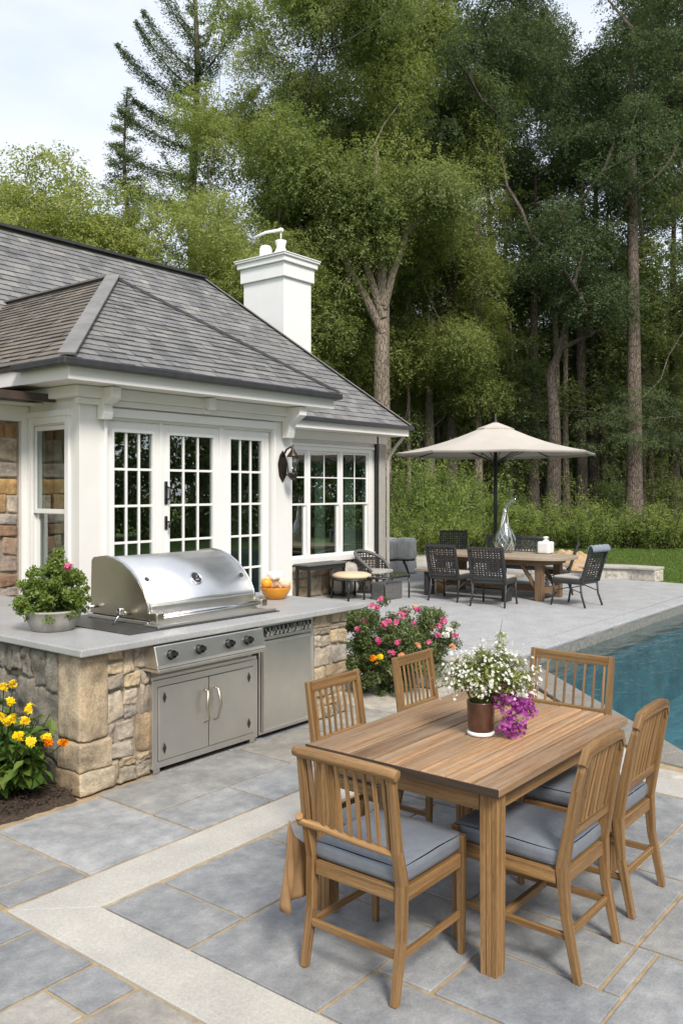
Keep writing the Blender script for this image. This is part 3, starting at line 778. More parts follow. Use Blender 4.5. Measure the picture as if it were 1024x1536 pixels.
def framed(mb, x0, x1, z0, z1, y0, y1, w, wb=None):
    wb = wb or w
    mb.box((x0, y0, z0), (x0 + w, y1, z1)); mb.box((x1 - w, y0, z0), (x1, y1, z1)); mb.box((x0 + w, y0, z1 - w), (x1 - w, y1, z1)); mb.box((x0 + w, y0, z0), (x1 - w, y1, z0 + wb))
for k, (x0, x1, g0, g1) in enumerate([(5.14, 5.80, 5.24, 5.712), (5.845, 6.64, 5.935, 6.545), (6.70, 7.44, 6.812, 7.312)]):
    mb = MB(); y0, y1 = 7.045, 7.085
    mb.box((x0, y0, .07), (g0, y1, 2.57)); mb.box((g1, y0, .07), (x1, y1, 2.57)); mb.box((g0, y0, 2.46), (g1, y1, 2.57)); mb.box((g0, y0, .07), (g1, y1, .27))
    # moulded rim round the glass
    framed(mb, g0 - .028, g1 + .028, .242, 2.488, y0 - .012, y0 + .0005, .028)
    dr = mb.build('french_door', M['trim'], house, bevel=.004)
    mb = MB(); nr = 6
    for i in (1, 2): 
        x = g0 + (g1 - g0) * i / 3; mb.box((x - .0125, y0 + .006, .27), (x + .0125, y1 - .006, 2.46))
    for j in range(1, nr):
        z = .27 + 2.19 * j / nr
        for i in range(3):
            a = g0 + (g1 - g0) * i / 3 + (.0125 if i else 0); b = g0 + (g1 - g0) * (i + 1) / 3 - (.0125 if i < 2 else 0)
            mb.box((a, y0 + .007, z - .0125), (b, y1 - .007, z + .0125))
    mb.build('glazing_bars', M['trim'], dr, bevel=.003)
    mb = MB(); mb.box((g0 - .01, 7.062, .26), (g1 + .01, 7.068, 2.47)); mb.build('pane', M['glass'], dr)
    if k == 1:
        mb = MB(); xh = 5.888
        mb.rbox((xh, 7.038, 1.86), (.02, .008, .12), .007, 2)
        mb.tube([(xh, 7.03, 1.93), (xh, 6.985, 1.91), (xh - .006, 6.965, 1.85), (xh, 6.975, 1.80), (xh, 7.03, 1.79)], .011, 8)
        mb.build('handle', M['black'], dr)
        mb = MB(); mb.rbox((xh, 7.038, 1.55), (.018, .008, .07), .007, 2); mb.tube([(xh, 7.03, 1.56), (xh, 6.98, 1.56), (xh - .01, 6.97, 1.5)], .012, 8); mb.build('latch', M['black'], dr)
mb = MB(); mb.box((5.802, 7.03, .06), (5.843, 7.11, 2.6)); mb.box((6.642, 7.03, .06), (6.698, 7.11, 2.6)); mb.box((5.12, 7.03, 2.572), (5.80, 7.11, 2.6)); mb.box((5.845, 7.03, 2.572), (6.64, 7.11, 2.6)); mb.box((6.70, 7.03, 2.572), (7.46, 7.11, 2.6))
mb.build('door_mullion', M['trim'], house, bevel=.003)
# narrow sash window in the left return
mb = MB(); X = 4.822
def framex(mb, y0, y1, z0, z1, xa, xb, w, wb=None):
    wb = wb or w
    mb.box((xa, y0, z0), (xb, y0 + w, z1)); mb.box((xa, y1 - w, z0), (xb, y1, z1)); mb.box((xa, y0 + w, z1 - w), (xb, y1 - w, z1)); mb.box((xa, y0 + w, z0), (xb, y1 - w, z0 + wb))
framex(mb, 7.15, 7.835, .52, 2.60, 4.797, 4.8225, .065); mb.box((4.785, 7.13, 2.60), (4.8225, 7.84, 2.66))
w1 = mb.build('window', M['trim'], house, bevel=.004)
mb = MB(); framex(mb, 7.222, 7.798, 1.66, 2.518, 4.835, 4.865, .045); framex(mb, 7.222, 7.798, .602, 1.70, 4.868, 4.895, .045); mb.build('sash', M['trim'], w1, bevel=.003)
mb = MB(); mb.box((4.848, 7.26, 1.70), (4.852, 7.76, 2.48)); mb.box((4.88, 7.26, .64), (4.884, 7.76, 1.66)); mb.build('pane', M['glass'], w1)
def curtain(p, q, z0, z1, amp, k, name='curtain'):
    mb = MB(); n = 60; p = Vector(p); q = Vector(q); nn = Vector((-(q - p).y, (q - p).x)).normalized(); vs = []; fs = []
    for i in range(n + 1):
        t = i / n; c = p.lerp(q, t) + nn * amp * math.sin(t * k * 2 * PI + .6 * math.sin(t * 9))
        vs += [(c.x, c.y, z0), (c.x, c.y, z1)]
    for i in range(n): fs.append((2 * i, 2 * i + 2, 2 * i + 3, 2 * i + 1))
    mb.add(vs, fs, None, True); return mb.build(name, M['curtain'], house)
curtain((5.12, 7.55), (5.12, 7.86), .1, 2.6, .025, 4)
# big three-column window of the wing
mb = MB(); cols = [(10.70, 11.52), (11.60, 12.44), (12.52, 13.31)]
mb.box((10.60, 9.975, .64), (10.70, 10.05, 2.66)); mb.box((13.31, 9.975, .64), (13.42, 10.05, 2.66)); mb.box((11.52, 9.98, .70), (11.60, 10.05, 2.585)); mb.box((12.44, 9.98, .70), (12.52, 10.05, 2.585))
mb.box((10.70, 9.975, 2.585), (13.31, 10.05, 2.66)); mb.box((10.55, 9.93, .60), (13.46, 10.06, .70)); mb.box((10.56, 9.95, 2.66), (13.46, 10.0, 2.71))
w2 = mb.build('window', M['trim'], house, bevel=.005)
mb = MB()
for (a, b) in cols:
    framed(mb, a, b, 1.62, 2.584, 10.01, 10.035, .035); framed(mb, a, b, .701, 1.66, 10.038, 10.062, .04)
    xm = (a + b) / 2; mb.box((xm - .011, 10.014, 1.655), (xm + .011, 10.032, 2.549)); mb.box((a + .035, 10.015, 2.10), (xm - .011, 10.031, 2.122)); mb.box((xm + .011, 10.015, 2.10), (b - .035, 10.031, 2.122))
mb.build('sash', M['trim'], w2, bevel=.003)
mb = MB()
for (a, b) in cols: mb.box((a + .02, 10.021, 1.65), (b - .02, 10.025, 2.56)); mb.box((a + .02, 10.048, .73), (b - .02, 10.052, 1.63))
mb.build('pane', M['glass'], w2)
curtain((12.98, 10.32), (13.32, 10.32), .08, 2.62, .03, 4); curtain((12.12, 10.32), (12.40, 10.32), .08, 2.62, .03, 3); curtain((11.0, 10.36), (11.22, 10.36), .08, 2.62, .03, 3)
mb = MB(); stones(mb, (7.82, 9.99, .0), (1, 0, 0), (0, -1, 0), 5.95, .58, .34, .03, 33, jit=.2); mb.build('stone_plinth', M['stone'], house)
mb = MB(); mb.box((13.50, 9.93, .0), (13.57, 9.995, 2.93)); mb.build('downspout', M['black'], house, bevel=.01)
mb = MB(); mb.box((13.62, 9.955, 0), (13.83, 9.999, 2.93)); mb.build('corner_board', M['pad'], house, bevel=.004)
mb = MB(); mb.sweep([(13.98, 9.62, 2.94), (13.9, 9.80, 2.70), (13.86, 9.92, 2.48), (13.86, 9.92, .1)], .06, .06, (0.6, -.8, 0)); mb.build('downspout', M['pad'], house, bevel=.008)['label'] = 'pale downspout with a slanted elbow at the corner'

# wall lantern
lan = empty('wall_lantern', (7.62, 7.0, 2.2), 'dark bronze wall lantern on the white pier right of the doors', 'lantern')
mb = MB(); mb.prism([(7.56, 2.06), (7.62, 1.98), (7.68, 2.06), (7.70, 2.2), (7.67, 2.3), (7.62, 2.36), (7.57, 2.3), (7.54, 2.2)], 'y', 6.985, 6.999)
mb.build('back_plate', M['bronze'], lan, bevel=.004)
mb = MB(); mb.tube([(7.62, 6.99, 2.28), (7.62, 6.93, 2.37), (7.62, 6.86, 2.40), (7.62, 6.83, 2.36)], .012, 8); mb.build('arm', M['bronze'], lan); mb = MB(); mb.tube([(7.62, 6.99, 2.1), (7.62, 6.9, 2.06), (7.62, 6.83, 2.09)], .009, 8); mb.build('arm', M['bronze'], lan)
mb = MB(); c = (7.62, 6.83, 2.08)
mb.lathe([(.02, -.07), (.05, -.04), (.06, 0), (.062, .012)], c, 12); mb.lathe([(.075, .20), (.07, .215), (.03, .27), (.012, .30), (.012, .34), (0, .345)], c, 12)
for k in range(4):
    a = PI / 4 + k * PI / 2; mb.tube([(c[0] + .055 * math.cos(a), c[1] + .055 * math.sin(a), 2.09), (c[0] + .066 * math.cos(a), c[1] + .066 * math.sin(a), 2.29)], .006, 6)
mb.build('cage', M['bronze'], lan)
mb = MB(); mb.lathe([(.045, .012), (.055, .2)], c, 12); mb.build('glass_shade', M['clear'], lan)

# ================================================================== OUTDOOR KITCHEN
kit = empty('kitchen_counter', (4.5, 5.1, 0), 'stone outdoor kitchen counter with grey granite top', 'counter')
mb = MB()
mb.box((3.19, 4.60, 0), (3.70, 5.7, .872)); mb.box((5.37, 4.60, 0), (5.80, 5.7, .872)); mb.box((3.70, 5.18, 0), (5.37, 5.7, .872)); mb.box((3.19, 5.7, 0), (4.2, 7.4, .872)); mb.box((3.70, 4.66, .78), (5.37, 5.18, .872))
core = mb.build('stone_base', M['mortar'], kit)
mb = MB(); stones(mb, (3.35, 4.60, 0), (1, 0, 0), (0, -1, 0), .365, .872, .145, .024, 46, jit=.34, rough=.02, horiz=1.15); mb.build('ledge_stones', M['stone'], core)
mb = MB(); stones(mb, (5.365, 4.60, 0), (1, 0, 0), (0, -1, 0), .44, .872, .155, .024, 44, jit=.28, rough=.02); stones(mb, (5.80, 4.60, 0), (0, 1, 0), (1, 0, 0), 1.1, .872, .22, .025, 45, jit=.25)
mb.build('ledge_stones', M['stone'], core)
mb = MB(); stones(mb, (3.19, 4.80, 0), (0, 1, 0), (-1, 0, 0), 2.6, .872, .22, .05, 47, amin=.4, jit=.5, rough=.026, horiz=.9); mb.build('field_stones', M['stone_dark'], core)
mb = MB()
mb.rbox((3.255, 4.69, .60), (.11, .13, .27), .035, 6, fn=rock_fn(3, .02)); mb.rbox((3.26, 4.68, .235), (.125, .125, .09), .02, 5, fn=rock_fn(9, .014)); mb.rbox((3.27, 4.69, .075), (.135, .135, .072), .018, 5, fn=rock_fn(15, .014))
mb.build('quoin', M['stone'], core)
mb = MB(); mb.prism([(3.10, 4.49), (5.92, 4.49), (5.92, 5.76), (4.28, 5.76), (4.28, 7.5), (3.10, 7.5)], 'z', .875, .922)
mb.build('countertop', M['granite'], kit, bevel=.008)

# grill
gr = empty('gas_grill', (4.5, 5.2, .922), 'stainless steel gas grill with rounded hood built into the counter', 'grill')
mb = MB(); mb.box((3.62, 4.70, .923), (5.09, 5.72, .929)); mb.build('base_plate', M['plate'], gr, bevel=.002)
prof = [(5.58, .955), (5.58, 1.345), (5.56, 1.365), (5.40, 1.385), (5.30, 1.375), (5.20, 1.345), (5.11, 1.295), (5.03, 1.23), (4.965, 1.155), (4.925, 1.085), (4.915, 1.06)]
def hood(x0, x1, prof, th):
    mb = MB(); vs = []; fs = []
    for x in (x0, x1): vs += [(x, p[0], p[1]) for p in prof]
    m = len(prof)
    for i in range(m - 1): fs.append((i, i + 1, m + i + 1, m + i))
    mb.add(vs, fs, None, True); return mb
mb = hood(3.965, 5.005, prof, .01)
lid = mb.build('lid', M['lid'], gr, angle=35, solid=.012)
mb = MB()
full = prof + [(4.905, .955)]
for x0, x1 in ((3.945, 3.965), (5.005, 5.025)):
    mb = MB(); mb.prism([(p[0] + (.0 if i else .012), p[1] + .008) for i, p in enumerate(full)], 'x', x0, x1); mb.build('end_panel', M['steel_dark'], lid, bevel=.004)
for x0, x1 in ((3.94, 3.972), (4.998, 5.03)):
    pts = [((x0 + x1) / 2, p[0] - .002, p[1] + .010) for p in full[1:]]
    mb = MB(); mb.tube(pts, .009, 8); mb.build('edge_trim', M['chrome'], lid)
mb = MB(); mb.box((3.968, 4.905, .96), (5.002, 4.925, 1.062)); mb.build('lower_lip', M['steel'], lid, bevel=.006)
mb = MB(); mb.tube([(3.95, 4.82, .995), (5.02, 4.82, .995)], .019, 14)
hd = mb.build('handle', M['chrome'], lid)
for x in (3.96, 5.01): mb = MB(); mb.sweep([(x, 4.92, .99), (x, 4.81, .995)], .04, .045); mb.rbox((x, 4.82, .995), (.035, .03, .03), .012, 2); mb.build('handle_bracket', M['steel_dark'], hd)
# thermometer and the two emblem studs on the curved front
def on_hood(z):
    for (a, b) in zip(prof, prof[1:]):
        if a[1] >= z >= b[1] and a[0] <= 5.45:
            t = (a[1] - z) / (a[1] - b[1]); y = a[0] + (b[0] - a[0]) * t
            d = Vector((0, b[0] - a[0], b[1] - a[1])).normalized(); return Vector((0, y, z)), Vector((0, d.z, -d.y))
def disc(mb, c, n, r0, h, k=24, dome=.0):
    n = n.normalized(); a = n.orthogonal().normalized(); b = n.cross(a); vs = []; fs = []
    prof = [(r0, 0), (r0, h * .7), (r0 * .9, h), (r0 * .8, h * .8), (r0 * .78, h * .55), (0.0001, h * .55 + dome)]
    for (r, z) in prof:
        for i in range(k): vs.append(c + a * r * math.cos(2 * PI * i / k) + b * r * math.sin(2 * PI * i / k) + n * z)
    for i in range(len(prof) - 1):
        for j in range(k): fs.append((i * k + j, i * k + (j + 1) % k, i * k + k + (j + 1) % k, i * k + k + j))
    mb.add(vs, fs, None, True)
p, nn = on_hood(1.21); nn = Vector((0, nn.y, nn.z)); nn = nn if nn.y < 0 else -nn
mb = MB(); disc(mb, Vector((4.48, p.y, p.z)) + nn * .004, nn, .056, .018); th = mb.build('thermometer', M['chrome'], lid)
mb = MB(); c = Vector((4.48, p.y, p.z)) + nn * .0145; a = Vector((1, 0, 0)); b = nn.cross(a)
mb.add([c + a * .042 * math.cos(2 * PI * i / 24) + b * .042 * math.sin(2 * PI * i / 24) for i in range(24)], [tuple(range(24))])
mb.build('dial', M['knob'], th)
mb = MB(); mb.sweep([c + nn * .002 - b * .0, c + nn * .002 + b * .022 + a * .014], .004, .002, nn); mb.add([c + nn * .0015 + a * x * .016 + b * y * .016 - b * .016 for x, y in ((-1, -.25), (1, -.25), (1, .25), (-1, .25))], [(0, 1, 2, 3)]); mb.build('needle', M['steel'], th)
for x, z in ((4.03, 1.235), (4.955, 1.20)):
    p, nn = on_hood(z); nn = nn if nn.y < 0 else -nn
    mb = MB(); disc(mb, Vector((x, p.y, p.z)) + nn * .004, nn, .018, .012, 14); mb.build('stud', M['plate'], lid)
mb = MB(); mb.tube([(3.945, 5.5, 1.02), (3.86, 5.5, 1.02)], .014, 8); mb.build('side_pin', M['chrome'], gr)
mb = MB(); mb.tube([(3.94, 5.12, 1.0), (3.86, 5.10, 1.01)], .016, 8); mb.rbox((3.85, 5.10, 1.02), (.025, .025, .03), .015, 2); mb.tube([(3.85, 5.10, 1.01), (3.80, 5.12, .93)], .008, 6)
mb.build('side_hinge', M['chrome'], gr)
mb = MB(); mb.box((3.90, 4.74, .930), (5.05, 4.90, .943)); mb.box((3.93, 4.90, .930), (5.04, 5.60, .956)); mb.box((3.88, 4.72, .93), (5.07, 4.739, .95)); mb.build('firebox', M['steel'], gr, bevel=.004)
# control panel: sloping face under the counter edge
mb = MB()
mb.prism([(4.595, .722), (4.445, .722), (4.44, .745), (4.475, .868), (4.595, .868)], 'x', 3.645, 4.655); mb.prism([(4.60, .70), (4.425, .70), (4.425, .720), (4.60, .720)], 'x', 3.64, 4.66)
cp = mb.build('control_panel', M['steel'], gr, bevel=.005)
for x in (3.765, 4.015, 4.29, 4.475):
    mb = MB(); nn = Vector((0, -.97, .22)).normalized(); c = Vector((x, 4.456, .802))
    disc(mb, c, nn, .034, .006, 20); disc(mb, c + nn * .005, nn, .028, .034, 20)
    mb.sweep([c + nn * .03 + Vector((-.03, 0, 0)), c + nn * .03 + Vector((.03, 0, 0))], .026, .03, nn)
    mb.build('knob', M['knob'], cp, bevel=.003)

# storage cabinet
cab = empty('storage_cabinet', (4.2, 4.6, 0), 'stainless two-door cabinet under the grill', 'cabinet')
mb = MB()
mb.box((3.72, 4.60, .04), (4.70, 5.17, .775)); 
framed(mb, 3.715, 4.705, .040, .625, 4.545, 4.600, .045)
mb.box((3.715, 4.555, .6255), (4.705, 4.600, .65))
cb = mb.build('carcass', M['steel'], cab, bevel=.003)
for x in (3.74, 4.64):
    mb = MB(); mb.box((x, 4.56, 0), (x + .05, 4.599, .0395)); mb.build('leg', M['steel'], cab, bevel=.003)
for k, (x0, x1) in enumerate(((3.763, 4.206), (4.214, 4.657))):
    mb = MB(); mb.box((x0, 4.538, .088), (x1, 4.560, .577)); d = mb.build('door', M['steel'], cab, bevel=.004)
    xh = 4.165 if k == 0 else 4.262; s = .016
    mb = MB(); mb.tube([(xh, 4.538, .495), (xh, 4.50, .49), (xh - s * (1 - 2 * k), 4.485, .38), (xh + s * .5 * (1 - 2 * k), 4.492, .285), (xh, 4.538, .265)], [.009, .011, .010, .007, .006], 8)
    mb.build('handle', M['steel_dark'], d)
    xp = 3.81 if k == 0 else 4.605
    for z in (.505, .165):
        mb = MB(); mb.prism([(xp, z - .035), (xp + .014, z), (xp, z + .035), (xp - .014, z)], 'y', 4.532, 4.539); mb.build('hinge_plate', M['black'], d)
cab.location.x -= .028
# fridge
fr = empty('outdoor_fridge', (5.05, 4.6, 0), 'tall stainless outdoor fridge with dark vent strip beside the cabinet', 'fridge')
mb = MB(); mb.box((4.76, 4.62, .03), (5.345, 5.17, .87)); framed(mb, 4.73, 5.36, .03, .873, 4.585, 4.62, .022); mb.build('body', M['steel'], fr, bevel=.003)
mb = MB(); mb.box((4.755, 4.565, .055), (5.335, 4.584, .725)); framed(mb, 4.75, 5.34, .05, .74, 4.552, 4.566, .02); mb.build('door', M['steel'], fr, bevel=.004)
mb = MB(); mb.box((4.755, 4.575, .745), (5.335, 4.60, .865)); vg = mb.build('vent_panel', M['steel'], fr, bevel=.003)
mb = MB(); mb.box((4.775, 4.571, .772), (5.315, 4.578, .845)); mb.build('vent_slot', M['black'], vg)
mb = MB(); r = random.Random(4); x = 4.78
while x < 5.29:
    s = r.choice((-1, 1)); mb.sweep([(x, 4.567, .808 - s * .03), (x + .018, 4.562, .808), (x + .035, 4.567, .808 + s * .03)], .008, .008, (0, 1, 0)); x += r.uniform(.016, .03)
mb.build('vent_scroll', M['steel'], vg)
# ================================================================== DINING SET IN FRONT
tb = empty('dining_table', (3.64, 2.08, 0), 'weathered teak dining table with plank top in the foreground', 'table')
TX0, TX1, TY0, TY1 = 2.95, 4.29, 1.59, 2.565
mb = MB(); rs = random.Random(8); ny = 8; w = (TY1 - TY0) / ny
for i in range(ny):
    y0 = TY0 + i * w + .0048; y1 = TY0 + (i + 1) * w - .0048; dz = rs.uniform(-.003, .002)
    a, b = TX0 + rs.uniform(-.003, .003), TX1 + rs.uniform(-.004, .004)
    mb.box((a, y0, .715), (b, y1, .750 + dz))
top = mb.build('tabletop', M['table'], tb, bevel=.004)
mb = MB(); mb.box((TX0 - .007, TY0 + .002, .714), (TX0 - .0035, TY1 - .002, .7485)); mb.build('dark_end_board', M['tedge'], top, bevel=.001)
mb = MB(); x0, x1, y0, y1 = TX0 + .05, TX1 - .05, TY0 + .05, TY1 - .05
mb.box((x0 + .075, y0 + .012, .625), (x1 - .075, y0 + .036, .714)); mb.box((x0 + .075, y1 - .036, .625), (x1 - .075, y1 - .012, .714)); mb.box((x0 + .012, y0 + .075, .625), (x0 + .036, y1 - .075, .714)); mb.box((x1 - .036, y0 + .075, .625), (x1 - .012, y1 - .075, .714))
mb.build('apron', M['teak'], tb, bevel=.003)
for lx, ly in ((x0 - .02, y0 - .02), (x1 - .06, y0 - .02), (x0 - .02, y1 - .06), (x1 - .06, y1 - .06)):
    mb = MB(); s = .074
    # grooved square leg: fluted section
    sec = []
    for sd in range(4):
        for t, dd in ((0, 0), (.27, 0), (.30, .004), (.36, .004), (.39, 0), (.61, 0), (.64, .004), (.70, .004), (.73, 0)):
            if sd == 0: sec.append((t * s, dd))
            elif sd == 1: sec.append((s - dd, t * s))
            elif sd == 2: sec.append((s - t * s, s - dd))
            else: sec.append((dd, s - t * s))
    n = len(sec); o = rs.random() * 9; vs = []; fs = []; uvs = []
    for z, k in ((0, .93), (.35, .97), (.714, 1)):
        vs += [(lx + s / 2 + (p[0] - s / 2) * k, ly + s / 2 + (p[1] - s / 2) * k, z) for p in sec]
    for i in range(2):
        for j in range(n):
            j2 = (j + 1) % n; fs.append((i * n + j, i * n + j2, i * n + n + j2, i * n + n + j)); zz = (0, .35, .714)
            u0, u1 = j * 4 * s / n, (j + 1) * 4 * s / n
            uvs.append([(o + zz[i], u0), (o + zz[i], u1), (o + zz[i + 1], u1), (o + zz[i + 1], u0)])
    fs += [tuple(reversed(range(n))), tuple(range(2 * n, 3 * n))]; uvs += [[(0, 0)] * n] * 2
    mb.add(vs, fs, uvs); mb.build('leg', M['teak'], tb)

def dining_chair(loc, rz, label, style='square', W=.46, D=.45, lean=.055, top=.875, group='teak dining chairs round the plank table'):
    t = empty('dining_chair', loc, label, 'chair', group, rz)
    hw, hd = W / 2, D / 2
    def B(name, mb, m='teak', bevel=.004, **k): return mb.build(name, M[m], t, bevel=bevel, local=True, **k)
    ps = .036
    for sx in (-1, 1):
        # rear leg runs on as the back post
        mb = MB(); x = sx * (hw - ps / 2)
        if style == 'round':
            pts = [(x, -hd - .045, 0), (x, -hd + .005, .25), (x, -hd + .018, .43), (x, -hd - .01, .58), (x, -hd - lean * .62, .74), (x - sx * .004, -hd - lean * .88, top - .075), (x - sx * .022, -hd - lean * .98, top - .028)]
            mb.sweep(pts, [.028, .032, .035, .033, .031, .030, .029], [.030, .036, .048, .042, .035, .031, .027], (0, 1, 0))
        else:
            pts = [(x, -hd - .03, 0), (x, -hd + .012, .22), (x, -hd + .018, .43), (x, -hd - .012, .56), (x, -hd - lean, top)]
            mb.sweep(pts, [.029, .034, .037, .034, .031], [.031, .037, .044, .036, .029], (0, 1, 0))
        B('leg', mb)
        mb = MB(); mb.sweep([(x, hd - ps / 2, 0), (x, hd - ps / 2, .3), (x, hd - ps / 2, .485)], [.025, .032, .033], [.026, .034, .032], (0, 1, 0)); B('leg', mb)
    mb = MB()
    zf, hf = .388, .055
    mb.box((-hw + .042, -hd + .005, zf - hf / 2), (hw - .042, -hd + .033, zf + hf / 2)); mb.box((-hw + .038, hd - .034, zf - hf / 2), (hw - .038, hd - .006, zf + hf / 2))
    for sx in (-1, 1):
        x = sx * (hw - .02); mb.box((x - .014, -hd + .042, zf - hf / 2), (x + .014, hd - .038, zf + hf / 2))
    B('seat_frame', mb)
    for sx in (-1, 1):
        mb = MB(); x = sx * (hw - .02); mb.sweep([(x, -hd + .0, .165), (x, hd - .03, .165)], .018, .028); B('stretcher', mb)
    mb = MB(); mb.sweep([(-hw + .034, -hd - .002, .172), (hw - .034, -hd - .002, .172)], .019, .030); B('stretcher', mb)
    if style == 'round':
        mb = MB(); mb.sweep([(-hw + .03, .02, .166), (hw - .03, .02, .166)], .026, .03); B('stretcher', mb)
    # cushion
    mb = MB(); mb.rbox((0, .012, .454), (hw - .018, hd - .005, .038), .026, 6, puff=.014, fn=lambda p: (p.x, p.y, p.z + (.004 * mnoise.noise(Vector((p.x * 9 + rz * 5 + loc[0] * 7, p.y * 9, 0))) if p.z > .45 else 0)))
    cu = B('seat_cushion', mb, 'cushion', 0, merge=True)
    mb = MB(); a, b = hw - .022, hd - .008; mb.tube([(-a, -b + .012, .432), (a, -b + .012, .432), (a, b + .012, .432), (-a, b + .012, .432), (-a, -b + .012, .432)], .005, 6); B('piping', mb, 'cushion', 0).parent = cu
    # back: rails and upright slats
    mb = MB()
    def yb(z):  # plane of the leaning back
        z0 = .56; return -hd - .012 - (lean - .012) * max(0, (z - z0)) / (top - z0)
    zl = .56; zt = top - .03
    if style == 'round':
        r = [(-hw + .016, yb(zt) - .004, zt - .02), (-hw + .05, yb(top) - .004, top - .002), (-hw * .45, yb(top) - .012, top + .012), (0, yb(top) - .015, top + .015), (hw * .45, yb(top) - .012, top + .012), (hw - .05, yb(top) - .004, top - .002), (hw - .016, yb(zt) - .004, zt - .02)]
        mb.sweep(r, [.029, .031, .031, .031, .031, .031, .029], [.034, .040, .044, .045, .044, .040, .034], (0, 0, 1))
        mb.sweep([(-hw + .03, yb(zl) + .01, zl), (hw - .03, yb(zl) + .01, zl)], .026, .036)
        ns = 9; zt2 = top - .012
    elif style == 'rail':
        mb.tube([(-hw - .012, yb(zt) - .004, zt + .012), (-hw + .02, yb(zt) - .006, zt + .014), (0, yb(zt) - .012, zt + .018), (hw - .02, yb(zt) - .006, zt + .014), (hw + .012, yb(zt) - .004, zt + .010)], [.021, .0235, .0235, .0235, .022], 10)
        mb.tube([(-hw + .005, -hd - .05, .60), (-hw - .005, -hd - .035, .575), (-hw * .55, yb(zl) + .004, .56), (0, yb(zl), .552), (hw - .03, yb(zl), .548)], [.017, .018, .016, .015, .014], 10)
        ns = 9; zt2 = zt
    else:
        mb.sweep([(-hw + .034, yb(zt), zt), (hw - .034, yb(zt), zt)], .026, .055)
        mb.sweep([(-hw + .034, yb(zl), zl), (hw - .034, yb(zl), zl)], .026, .04)
        ns = 8; zt2 = zt
    for i in range(ns):
        x = (-hw + .055) + (2 * hw - .11) * i / (ns - 1)
        mb.sweep([(x, yb(zl) + (.008 if style == 'round' else 0), zl), (x * .99, yb(.7) + .004, .7), (x * .985, yb(zt2) - (.006 if style == 'round' else 0), zt2)], .0145, .010, (0, 1, 0))
    B('backrest', mb, bevel=.003)
    return t
c1 = dining_chair((2.855, 2.045, 0), -PI / 2, 'teak chair at the near table end, thick rounded top rail, tan cloth on its side', 'rail', .47, .46)
dining_chair((3.35, 1.665, 0), 0, 'round-topped teak chair beside the fluted near table leg', 'round', .43, .51, .065, .885)
dining_chair((3.985, 1.69, 0), 0, 'round-topped teak chair on the pool side, farther from the near table leg', 'round', .43, .51, .065, .885)
dining_chair((4.77, 2.235, 0), PI / 2, 'wide slatted teak chair at the far table end against the pool water', 'square', .54, .46, .07, .89)
dining_chair((3.68, 2.72, 0), PI, 'square-backed teak chair in front of the steel fridge', 'square', .45, .45, .06, .875)
dining_chair((4.49, 2.745, 0), PI, 'square-backed teak chair in front of the pink flowering bush', 'square', .42, .45, .06, .875)
# tan cloth hung over the near chair's side
mb = MB(); n, m = 26, 14; vs = []; fs = []
path = [Vector((2.545, 2.285)), Vector((2.60, 2.315)), Vector((2.72, 2.325)), Vector((2.86, 2.315))]
for i in range(n):
    t = i / (n - 1); k = min(2, int(t * 3)); f = t * 3 - k; p = path[k].lerp(path[k + 1], f)
    zt = .585 - .16 * min(1, t * 1.6); zb = .235 - .05 * math.sin(t * 2.6) + .22 * t ** 2
    for j in range(m):
        s = j / (m - 1); z = zt + (zb - zt) * s
        q = (.016 * math.sin(t * 15 + s * 2.4) + .008 * math.sin(t * 31 - s * 5)) * (.25 + s)
        vs.append((p.x - .035 * s * (1 - t), p.y + q + .012, z))
for i in range(n - 1):
    for j in range(m - 1): fs.append((i * m + j, (i + 1) * m + j, (i + 1) * m + j + 1, i * m + j + 1))
mb.add(vs, fs, None, True); o = mb.build('throw_cloth', M['tan'], solid=.006)
tag(o, 'tan cloth hanging down the side of the near teak chair', 'cloth')

# vase
va = empty('flower_vase', (3.565, 2.02, .752), 'dark brown glazed vase with pale foot ring on the plank table', 'vase')
mb = MB(); mb.lathe([(.058, .012), (.061, .03), (.063, .09), (.066, .15), (.066, .156), (.060, .156), (.058, .10)], (3.565, 2.02, .752), 28); mb.build('body', M['vase'], va)
mb = MB(); mb.lathe([(.061, 0), (.064, .004), (.064, .014), (.060, .018)], (3.565, 2.02, .752), 28); mb.build('foot_ring', M['porcelain'], va)

# ================================================================== THINGS ON THE COUNTER
bw = empty('fruit_bowl', (5.66, 5.28, .923), 'glossy orange bowl at the right end of the grey counter', 'bowl')
mb = MB(); mb.lathe([(.07, 0), (.085, .006), (.118, .05), (.140, .098), (.142, .104), (.136, .104), (.112, .055), (.075, .018), (0.0, .014)], (5.66, 5.28, .923), 30); mb.build('basin', M['bowl'], bw)
def blob(name, c, h, r, mat, label, cat, seed, amp=.012, group=None, f=9):
    mb = MB(); mb.rbox(c, h, r, 4, fn=rock_fn(seed, amp, f)); o = mb.build(name, mat, merge=True); return tag(o, label, cat, group)
blob('bread_roll', (5.65, 5.33, 1.07), (.095, .06, .055), .05, M['bread'], 'pale loaf lying on the far side of the orange bowl', 'bread', 2, .012)
blob('bread_roll', (5.73, 5.24, 1.06), (.062, .05, .05), .04, M['bread'], 'small pale loaf at the front right of the orange bowl', 'bread', 5, .012)
blob('bread_roll', (5.66, 5.28, 1.13), (.075, .05, .036), .028, M['porcelain'], 'whitish roll on top of the loaves in the orange bowl', 'bread', 8, .01)
mb = MB(); mb.lathe([(0, 0), (.03, .004), (.045, .025), (.048, .045), (.04, .07), (.015, .086), (0, .084)], (5.555, 5.29, 1.025), 18); tag(mb.build('orange', M['fruit']), 'single orange on the left rim of the orange bowl', 'fruit')
pp = empty('planter_bowl', (3.45, 5.32, .923), 'rough grey stone bowl planter on the left of the counter', 'planter')
